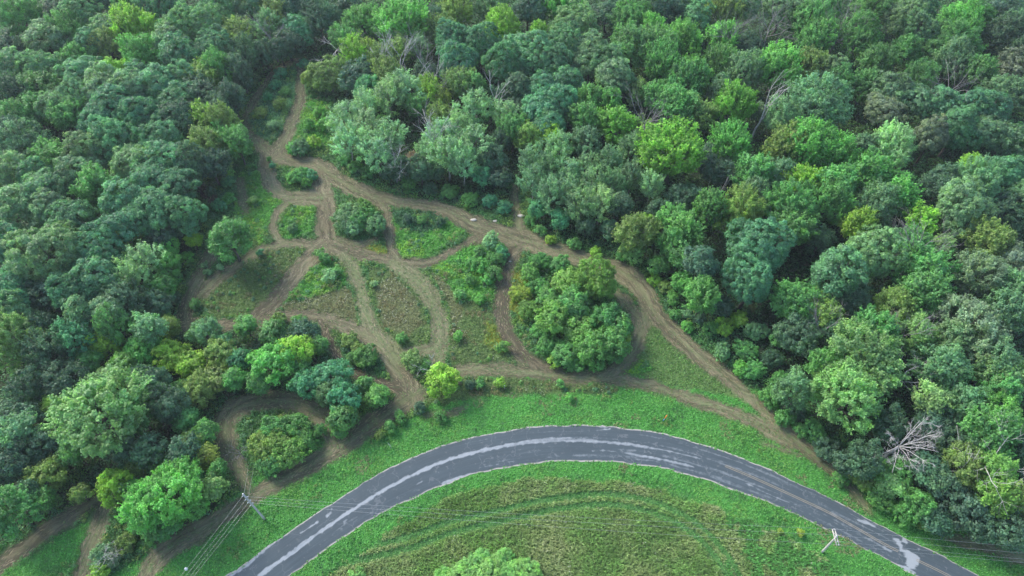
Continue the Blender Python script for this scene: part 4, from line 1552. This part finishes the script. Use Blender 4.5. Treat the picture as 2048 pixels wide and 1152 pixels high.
def plant_mesh(name, x, y, g, nleaf, h, spread, lf, cols, upright, label, cat):
    """every plant: nleaf leaf blades in a clump; cols (n,3) colour per plant"""
    n = len(x); idx = np.repeat(np.arange(n), nleaf); m = len(idx)
    hh = np.broadcast_to(h, (n,))[idx]; sp = np.broadcast_to(spread, (n,))[idx]; lfv = np.broadcast_to(lf, (n,))[idx]
    off = runit(m, g); off[:, 2] = np.abs(off[:, 2]); off *= (g.uniform(.2, 1, m) ** .5)[:, None]
    pos = np.stack([x[idx] + off[:, 0] * sp, y[idx] + off[:, 1] * sp, .03 + off[:, 2] * hh], 1)
    nor = nrm(off * (1 - upright) + runit(m, g) * .5 + np.array([0, 0, .35]) * (1 - upright))
    tang = None
    if upright > .5:
        tang = nrm(np.stack([g.normal(0, .35, m) + .25, g.normal(0, .35, m) - .15, np.full(m, .62)], 1))
        nor = nrm(np.cross(tang, runit(m, g))); nor = np.where(nor[:, 2:3] < 0, -nor, nor)
        pos[:, 2] = lfv * .55 + .02
    b = lfv * (g.uniform(.5, .8, m) if upright < .5 else g.uniform(.10, .18, m))
    v, l = leaf_quads(pos, nor, lfv * g.uniform(.7, 1.3, m), b, g, tang)
    v[:, 2] = np.maximum(v[:, 2], .008)
    c = cols[idx] * (g.uniform(.72, 1.3, m))[:, None]; c = np.concatenate([np.clip(c, 0, 1), np.ones((m, 1))], 1)
    obj(name, mesh_np(name, v, l, 4, M_STUFF, [("col", 'FACE', 'FLOAT_COLOR', c)]), label=label, cat=cat, kind="stuff")

def palette(base, n, g, x, y, var=.18, yel=None, seed=0):
    f = .7 + .6 * fbm(x * .3, y * .3, 60 + seed, 3)
    c = np.array(base)[None] * f[:, None] * g.uniform(1 - var, 1 + var, n)[:, None]
    if yel is not None:
        w = np.clip((fbm(x * .22, y * .22, 80 + seed, 3) - .5) * 4, 0, 1)[:, None] * .8
        c = c * (1 - w) + np.array(yel)[None] * g.uniform(.8, 1.2, n)[:, None] * w
    return c
CB = (-105, 95, 9, 172)
offtrail = lambda sdv, g: sdv > g.uniform(-.35, .35, len(sdv))
GREENS = [WEED, BRIGHT, DARKW, BLUEW]

# leafy weeds of the islands
x, y, r, g = tufts(5.5, CB, lambda x, y, r, s, rs, ns, g: np.isin(r, GREENS) & offtrail(s, g) & (rs > .5), 11)
tab = {WEED: (.05,.13,.04), BRIGHT: (.068,.2,.035), DARKW: (.032,.1,.04), BLUEW: (.06,.16,.065)}
col = np.array([tab[k] for k in r]) * (.6 + .8 * fbm(x * .35, y * .35, 61, 3))[:, None] * g.uniform(.8, 1.2, len(x))[:, None]
w = (fbm(x * .18, y * .18, 62, 3) > .58)[:, None]; col = np.where(w, col * np.array([1.7, 1.15, .8]), col)
hh = np.where(r == BRIGHT, .45, .85) * g.uniform(.5, 1.4, len(x)) * (.5 + fbm(x * .4, y * .4, 64, 2))
plant_mesh("weeds", x, y, g, 7, hh, .38, .14, col, .1, "tall leafy green weeds covering the islands between the trails", "weeds")

# taller mounds of mixed weeds and brambles standing among them
def mound(x, y, r, s, rs, ns, g):
    isl = np.isin(r, [WEED, BRIGHT, DARKW, BLUEW, OLIVE, GOLD]) & (fbm(x * .25, y * .25, 131, 3) > np.where(r == OLIVE, .52, .40)) & (rs > 1)
    edge_ = (r == FLOOR) & (s < 7) & (rs > 4)
    return (isl | edge_) & (s > .5)
x, y, r, g = tufts(.55, CB, mound, 31)
n = len(x); pal = np.array([(.05,.15,.04), (.035,.105,.045), (.075,.19,.04), (.1,.16,.035), (.06,.14,.075), (.1,.1,.045), (.14,.19,.04)])
pick = np.floor(np.clip(fbm(x * .3, y * .3, 133, 3) * 7 + g.normal(0, 1.3, n), 0, 6.99)).astype(int)
pick = np.where((r == FLOOR) & (pick > 4), 0, pick)
sz = g.uniform(.5, 1.25, n) * np.where(r == OLIVE, .6, 1) * np.where(r == FLOOR, 1.5, 1)
plant_mesh("weed_mounds", x, y, g, 46, sz * g.uniform(.7, 1.3, n), sz * .8, .125, pal[pick] * g.uniform(.8, 1.2, n)[:, None], .1, "rounded mounds of mixed tall weeds and brambles on the islands and wood edge", "weeds")

# olive and flowering meadow islands
x, y, r, g = tufts(7.5, CB, lambda x, y, r, s, rs, ns, g: np.isin(r, [OLIVE, FLOWER, SHORT]) & offtrail(s, g) & (rs > .5), 12)
tab = {OLIVE: (.085,.13,.042), FLOWER: (.12,.13,.06), SHORT: (.085,.165,.045)}
col = np.array([tab[k] for k in r]) * (.65 + .7 * fbm(x * .5, y * .5, 65, 3))[:, None] * g.uniform(.75, 1.25, len(x))[:, None]
w = (fbm(x * .45, y * .45, 66, 3) > .63)[:, None]; col = np.where(w & (r != SHORT)[:, None], np.array([.13,.12,.055]) * g.uniform(.6, 1.2, len(x))[:, None], col)
plant_mesh("meadow_weeds", x, y, g, 6, np.where(r == SHORT, .2, .42) * g.uniform(.5, 1.4, len(x)), .34, .11, col, .15, "brownish olive meadow plants on the trail islands", "weeds")

# goldenrod
x, y, r, g = tufts(9.0, CB, lambda x, y, r, s, rs, ns, g: (r == GOLD) & offtrail(s, g), 13)
col = palette((.15, .19, .03), len(x), g, x, y, .3); k = g.uniform(0, 1, len(x)) < .4; col[k] = np.array([.06,.15,.035])
plant_mesh("goldenrod", x, y, g, 7, .7 * g.uniform(.6, 1.3, len(x)), .3, .1, col, .1, "yellow goldenrod patches at the rims of the islands", "wildflowers")

# white flower heads
def flowers(x, y, r, s, rs, ns, g):
    f = fbm(x * .28, y * .28, 91, 3); a = (r == FLOWER) & (f > .47) & (fbm(x * .9, y * .9, 93, 2) > .42); b = (r == OLIVE) & (f > .66) & (g.uniform(0, 1, len(x)) < .4); c = (r == MEADOW) & (fbm(x * .35, y * .35, 92, 3) > .66) & (g.uniform(0, 1, len(x)) < .3)
    return (a | b | c) & (s > .1) & (g.uniform(0, 1, len(x)) < .75)
x, y, r, g = tufts(5.0, (-70, 60, 12, 120), flowers, 14)
col = np.tile([.34, .335, .27], (len(x), 1)) * g.uniform(.6, 1.1, len(x))[:, None]
n = len(x); pos = np.stack([x, y, g.uniform(.35, .75, n)], 1); v, l = leaf_quads(pos, nrm(runit(n, g) * .4 + np.array([0, 0, 1])), g.uniform(.05, .12, n), g.uniform(.04, .1, n), g)
obj("white_wildflowers", mesh_np("white_wildflowers", v, l, 4, M_STUFF, [("col", 'FACE', 'FLOAT_COLOR', np.concatenate([col, np.ones((n, 1))], 1))]), label="small white flower heads scattered over the meadow islands", cat="wildflowers", kind="stuff")

# bright roadside grass
x, y, r, g = tufts(15.0, (-105, 110, 9, 85), lambda x, y, r, s, rs, ns, g: np.isin(r, [LAWN, TRACK]) & offtrail(s, g) & (rs > -.05), 15)
col = palette((.07, .21, .044), len(x), g, x, y, .25, (.115, .225, .05), 1)
k = fbm(x * .6, y * .6, 95, 3) > .64; col[k] *= np.array([.75, .7, .9])
kd = fbm(x * .16, y * .16, 96, 4) > .7; col[kd] = np.array([.14, .155, .07]) * g.uniform(.7, 1.2, kd.sum())[:, None]
tr_ = r == TRACK; col[tr_] = np.array([.075, .19, .052]) * g.uniform(.7, 1.2, tr_.sum())[:, None]
plant_mesh("roadside_grass", x, y, g, 4, .16 * g.uniform(.5, 1.5, len(x)), .22, .10, col, .2, "bright green grass and clover on the road verges", "grass")

# long meadow grass inside the bend
x, y, r, g = tufts(20.0, (-45, 75, 9, 60), lambda x, y, r, s, rs, ns, g: (r == MEADOW) & (rs > .2), 16)
f = fbm(x * .15, y * .15, 97, 4)
col = palette((.115, .195, .06), len(x), g, x, y, .25, (.18, .22, .095), 2)
tb = np.clip((f - .5) * 5, 0, 1)[:, None] * .55; col = col * (1 - tb) + np.array([.27, .28, .16]) * tb * g.uniform(.7, 1.2, len(x))[:, None]
gp, _gy = to_px(x, y); k = (gp > 1450) & (fbm(x * .4, y * .4, 99, 3) > .48); col[k] = np.array([.075, .2, .055]) * g.uniform(.7, 1.3, k.sum())[:, None]
plant_mesh("meadow_grass", x, y, g, 4, .3, .24, .34 * g.uniform(.6, 1.3, len(x)), col, 1.0, "long olive and straw coloured meadow grass inside the bend", "grass")

# taller coarse weeds standing in the verge
def verge(x, y, r, s, rs, ns, g):
    f = fbm(x * .22, y * .22, 111, 4); gx_, gy_ = to_px(x, y)
    return (r == LAWN) & (rs > 1.2) & (s > 0) & (f > np.where(gx_ < 760, .52, .60)) & (g.uniform(0, 1, len(x)) < .6)
x, y, r, g = tufts(5.0, (-105, 110, 9, 85), verge, 21)
col = palette((.05, .16, .035), len(x), g, x, y, .3, (.1, .21, .04), 5); k = fbm(x * .5, y * .5, 113, 2) > .7; col[k] = np.array([.11, .15, .045]) * g.uniform(.7, 1.2, k.sum())[:, None]
plant_mesh("verge_weeds", x, y, g, 7, .5 * g.uniform(.4, 1.5, len(x)), .34, .12, col, .1, "coarse darker weeds standing in clumps in the bright verges", "weeds")

# forest undergrowth
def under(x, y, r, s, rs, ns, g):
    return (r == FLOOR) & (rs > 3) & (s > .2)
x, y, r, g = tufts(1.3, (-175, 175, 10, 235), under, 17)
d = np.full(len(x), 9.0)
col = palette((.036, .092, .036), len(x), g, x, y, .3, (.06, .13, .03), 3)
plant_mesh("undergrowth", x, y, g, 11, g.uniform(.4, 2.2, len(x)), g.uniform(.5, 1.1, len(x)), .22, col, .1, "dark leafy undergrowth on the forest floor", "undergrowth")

# cut hay and twigs lying on the trails
x, y, r, g = tufts(7.0, CB, lambda x, y, r, s, rs, ns, g: (s < .1) & (rs > .4) & (fbm(x * .4, y * .4, 101, 3) > .38), 18)
n = len(x); pos = np.stack([x, y, g.uniform(.015, .05, n)], 1)
tg = nrm(np.stack([samp(TDX, x, y, 1.), samp(TDY, x, y, 0.), np.zeros(n)], 1) + runit(n, g) * .35)
nor = nrm(runit(n, g) * .25 + np.array([0, 0, 1.0])); a = g.uniform(.12, .5, n)
v, l = leaf_quads(pos, nor, a, a * g.uniform(.08, .22, n), g, tg); v[:, 2] = np.maximum(v[:, 2], .008)
col = np.array([.15, .125, .075])[None] * g.uniform(.6, 1.25, n)[:, None]; gk = g.uniform(0, 1, n) < .3; col[gk] = np.array([.06, .09, .03]) * g.uniform(.6, 1.3, gk.sum())[:, None]
obj("cut_hay", mesh_np("cut_hay", v, l, 4, M_STUFF, [("col", 'FACE', 'FLOAT_COLOR', np.concatenate([col, np.ones((n, 1))], 1))]), label="straw and clippings left lying on the mown trails", cat="cut grass", kind="stuff")

# short grass coming up in the trails and creeping over their edges
x, y, r, g = tufts(7.0, CB, lambda x, y, r, s, rs, ns, g: (s < .5) & (rs > .3) & (g.uniform(0, 1, len(x)) < np.clip(samp(TGR, x, y, 0.) * .8 - .12 + smooth(-.9, .3, s) * .45 + (fbm(x * .5, y * .5, 121, 3) - .5) * 1.2, 0, 1)), 22)
col = palette((.085, .15, .05), len(x), g, x, y, .3, (.16, .16, .08), 7)
plant_mesh("trail_grass", x, y, g, 4, .10 * g.uniform(.5, 1.5, len(x)), .2, .085, col, .2, "thin grass sprouting in the mown trails and along their edges", "grass")

# ------------------------------------------------------------------ utility poles and wires
M_POLE = mat_bark("weathered_pole_wood", (.32, .3, .27), (.52, .5, .46), 4.0)
M_ARM = mat_bark("pale_crossarm_wood", (.34, .31, .27), (.52, .49, .45), 4.0)
M_PORC = mat_plain("grey_porcelain", (.5, .52, .55), .3, .1)
M_WIRE = mat_plain("aluminium_wire", (.5, .5, .49), .45, .1, .6)
M_STEEL = mat_plain("galvanised_steel", (.4, .41, .42), .45, .1, .7)

def ray_at(px, py, base):
    """height above a base point at which a photo pixel looks past it"""
    z = np.linspace(4, 16, 240); d = [np.linalg.norm(P(px, py, q)[0][:2] - base[:2]) for q in z]; return P(px, py, z[int(np.argmin(d))])[0]
def lathe(T, c, prof, ax, k=10):
    for i in range(len(prof) - 1):
        T.add([np.asarray(c) + np.asarray(ax) * prof[i][1], np.asarray(c) + np.asarray(ax) * prof[i + 1][1]], [prof[i][0], prof[i + 1][0]], k)
def insulator(parent, c, ax, name="insulator"):
    T = Tubes(); ax = nrm(np.asarray(ax, float))
    lathe(T, c, [(.03, 0), (.03, .05), (.085, .06), (.05, .11), (.085, .12), (.05, .17), (.07, .18), (.035, .26)], ax)
    return obj(name, T.mesh(name, M_PORC), parent)

def pole(base, top, r0, r1, label, name):
    root = bpy.data.objects.new(name, None); COL.objects.link(root); root.location = (base[0], base[1], 0)
    tag(root, label, "utility pole", None, "utility poles beside the road")
    v = np.array([top[0] - base[0], top[1] - base[1], top[2]])
    T = Tubes(); f = np.linspace(-.03, 1, 9); T.add(v[None] * f[:, None], r0 + (r1 - r0) * f, 12)
    obj("pole_shaft", T.mesh("pole_shaft", M_POLE), root)
    return root, v

b1 = P(529, 1038)[0]; t1 = ray_at(486, 988, b1)
pole1, v1 = pole(b1, t1, .19, .13, "weathered grey corner pole without crossarm on the verge left of the road", "utility_pole")
b2 = P(1644, 1104)[0]; t2 = ray_at(1674, 1072, b2)
pole2, v2 = pole(b2, t2, .18, .12, "pale pole with double crossarm on the verge inside the bend", "utility_pole")
print("poles", t1, b1, t2, b2)
loc2 = np.array([b2[0], b2[1], 0.0])
# double crossarm of the right pole
zc = v2[2] - .55
ca = P(1671.5, 1064.5, zc)[0] - loc2; cb = P(1680.5, 1097.5, zc)[0] - loc2
ax = nrm(cb - ca); sdv_ = nrm(np.cross(ax, [0, 0, 1])); mid = v2 * (zc / v2[2]); half = np.linalg.norm(cb - ca) / 2
ca, cb = mid - ax * half, mid + ax * half
for s in (-1, 1):
    T = Tubes(); T.box(ca + sdv_ * s * .19, cb + sdv_ * s * .19, .11, .13); obj("crossarm", T.mesh("crossarm", M_ARM, False), pole2)
T = Tubes(); T.add([mid - sdv_ * .3, mid + sdv_ * .3], [.02, .02], 6); T.add([mid + ax * .7 - sdv_ * .27, mid + ax * .7 + sdv_ * .27], [.015, .015], 6); T.add([mid - ax * .7 - sdv_ * .27, mid - ax * .7 + sdv_ * .27], [.015, .015], 6)
obj("crossarm_bolts", T.mesh("crossarm_bolts", M_STEEL), pole2)
T = Tubes()
for s in (-1, 1): T.add([mid + ax * s * .75 + [0, 0, -.07], v2 * ((zc - .8) / v2[2]) + ax * s * .1], [.018, .018], 5)
obj("brace", T.mesh("brace", M_STEEL), pole2)
att2 = []
for f in (-.95, -.2, .55, .97):
    c = mid + ax * half * f + np.array([0, 0, .07])
    if f == -.2: c = c + np.array([0, 0, 0])
    insulator(pole2, c, (0, 0, 1)); att2.append(loc2 + c + np.array([0, 0, .24]))
T = Tubes(); T.add([v2, v2 + np.array([0, 0, .05])], [.14, .1], 10); obj("pole_cap", T.mesh("pole_cap", M_STEEL), pole2)
# left pole: dead-end insulators stacked down the shaft
loc1 = np.array([b1[0], b1[1], 0.0])
fr = [.97, .84, .73, .62]
dirR = nrm(np.array([1, .1, 0.])); dirL = nrm(P(372, 1152, 9)[0] - t1); dirL[2] = 0
attR = []; attL = []
for i, f in enumerate(fr):
    c = v1 * f
    insulator(pole1, c + dirL * .14, dirL); attL.append(loc1 + c + dirL * .42)
    if i > 0 or True:
        if i < 3: insulator(pole1, v1 * (f - .08) + dirR * .14, dirR); attR.append(loc1 + v1 * (f - .08) + dirR * .42)
T = Tubes()
for f in (.6, .7, .8, .9): T.add([v1 * f - dirR * .17, v1 * f + dirR * .17], [.02, .02], 6)
obj("step_bolts", T.mesh("step_bolts", M_STEEL), pole1)
T = Tubes(); T.add([v1, v1 + np.array([0, 0, .06])], [.15, .1], 10); obj("pole_cap", T.mesh("pole_cap", M_STEEL), pole1)

def wire(a, b, sag, label, group, r=.009, name="power_line"):
    n = 40; t = np.linspace(0, 1, n + 1); pts = a[None] + (b - a)[None] * t[:, None]; pts[:, 2] -= 4 * sag * t * (1 - t)
    T = Tubes(); T.add(pts, r, 5)
    o = obj(name, T.mesh(name, M_WIRE), label=label, cat="wire", group=group); return o
WG = "overhead wires"
nmz = ["farthest", "middle", "nearest"]
for i in range(3):
    wire(attR[i], att2[i if i < 2 else 3], 1.0, f"{nmz[i]} of three wires spanning from corner pole to crossarm pole", WG)
far = P(2230, 1125, 10)[0] - P(1675, 1080, 10)[0]
for i in range(4):
    w = ["farthest", "second farthest", "third farthest", "nearest"][i]
    wire(att2[i], att2[i] + far * 1.6 + np.array([0, 0, .6]), 1.4, f"{w} of four wires leaving the crossarm pole over the road to the right", WG)
lefts = [(362,1152), (372,1152), (381,1152), (388,1152)]
for i in range(4):
    q = P(*lefts[i], 8.6 - .5 * i)[0]; d = q - attL[i]
    w = ["outermost", "second outermost", "second innermost", "innermost"][i]
    wire(attL[i], attL[i] + d * 1.7 + np.array([0, 0, .5]), .25, f"{w} of four wires running from the corner pole down along the verge", WG)
for i, (f, q) in enumerate(((.96, (497, 930)), (.78, (507, 935)))):
    wire(loc1 + v1 * f, P(*q)[0], 0, ["steel guy wire from the corner pole top to the ground", "steel guy wire from lower down the corner pole to the ground"][i], "guy wires of the corner pole", .014, "guy_wire")

# ------------------------------------------------------------------ small things on the verge
M_ORANGE = mat_plain("orange_plastic", (.75, .2, .03), .45, .08); M_BLUE = mat_plain("blue_plastic", (.1, .3, .5), .45, .08); M_WHITE = mat_plain("white_plastic", (.72, .72, .7), .4, .06)
def marker(px, py, h, cols, label, name="marker_post", lean=(0, 0)):
    p = P(px, py)[0]; root = bpy.data.objects.new(name, None); COL.objects.link(root); root.location = (p[0], p[1], 0); tag(root, label, "marker post")
    z = -.05
    for i, (f, m, nm, r) in enumerate(cols):
        z1 = h * f; T = Tubes(); a = np.array([lean[0] * z, lean[1] * z, z]); b = np.array([lean[0] * z1, lean[1] * z1, z1])
        T.add([a, (a + b) / 2, b], [r, r, r], 10)
        if i == len(cols) - 1: T.add([b, b + [0, 0, .06]], [r, r * .4], 10)
        obj(nm, T.mesh(nm, m), root); z = z1
marker(1326, 842, 1.7, [(.45, M_BLUE, "post", .07), (1, M_ORANGE, "sleeve", .09)], "orange and blue marker post leaning on the grass above the road", lean=(.25, .12))
marker(1009, 778, 1.2, [(.6, M_ARM, "post", .06), (1, M_WHITE, "cap", .075)], "short pale post in the weeds right of the yellow-green roadside tree")
marker(376, 1141, 1.0, [(.5, M_ORANGE, "post", .07), (1, M_WHITE, "cap", .22)], "white capped marker post on the verge under the wires at lower left")
marker(1861, 1060, .9, [(.6, M_ARM, "post", .05), (1, mat_plain("yellow_plastic", (.7, .5, .08), .5, .1), "cap", .14)], "small yellow topped marker post at the foot of the right wood")
# bare stick in the verge
T = Tubes(); p = P(783, 897)[0]; g = np.random.default_rng(3)
T.add([[0, 0, -.05], [-.15, .1, .9], [-.45, .25, 1.7]], [.05, .04, .015], 6); T.add([[-.1, .07, .6], [.1, .2, 1.2]], [.03, .01], 5); T.add([[-.2, .14, 1.1], [-.5, 0, 1.4]], [.025, .01], 5)
obj("dead_stick", T.mesh("dead_stick", M_DEAD), label="bleached forked stick standing in the verge left of the road", cat="stick", loc=(p[0], p[1], 0))
# pale stones on the trail
M_STONE = mat_plain("pale_stone", (.4, .37, .31), .9, .25)
STONES = [((947,440),.7,"flat pale stone on the upper edge of the main trail, left of the side trail"), ((990,442),.5,"small pale stone between the flat stone and the side trail mouth"), ((1042,432),.8,"large pale stone at the mouth of the narrow side trail"), ((1020,523),.3,"little white stone on the dark trail below the centre junction")]
for q, s, lab in STONES:
    bm_v = runit(60, np.random.default_rng(int(s * 100))); import bmesh
    bm = bmesh.new(); bmesh.ops.create_icosphere(bm, subdivisions=3, radius=1.0)
    gg = np.random.default_rng(int(q[0])); dirs = runit(9, gg); am = gg.uniform(-.25, .12, 9)
    for v in bm.verts:
        k = 1 + sum(a * max(0, float(np.dot(d, v.co))) ** 2 for d, a in zip(dirs, am)); v.co = Vector((v.co.x * s * k, v.co.y * s * .6 * k, v.co.z * s * .3 * k))
    me = bpy.data.meshes.new("stone"); bm.to_mesh(me); bm.free(); me.materials.append(M_STONE)
    p = P(*q)[0]; obj("stone", me, label=lab, cat="stone", loc=(p[0], p[1], s * .12), group="pale stones on the trails")

# ------------------------------------------------------------------ summer haze in the air
hm, nt, out = new_mat("haze_air")
pv = N(nt, "ShaderNodeVolumePrincipled"); pv.inputs['Density'].default_value = HAZE; pv.inputs['Color'].default_value = (.80, .90, 1.0, 1); pv.inputs['Anisotropy'].default_value = 0.2
nt.links.new(pv.outputs[0], out.inputs['Volume'])
hv = np.array([[sx, sy, sz] for sz in (-1.0, 125.0) for sy in (-6100.0, 6100.0) for sx in (-6100.0, 6100.0)])
hf = [[0, 2, 3, 1], [4, 5, 7, 6], [0, 1, 5, 4], [2, 6, 7, 3], [0, 4, 6, 2], [1, 3, 7, 5]]
obj("haze", mesh_np("haze", hv, np.array(hf).ravel(), 4, hm), label="thin blue summer haze hanging over the whole wood", cat="haze", kind="stuff")
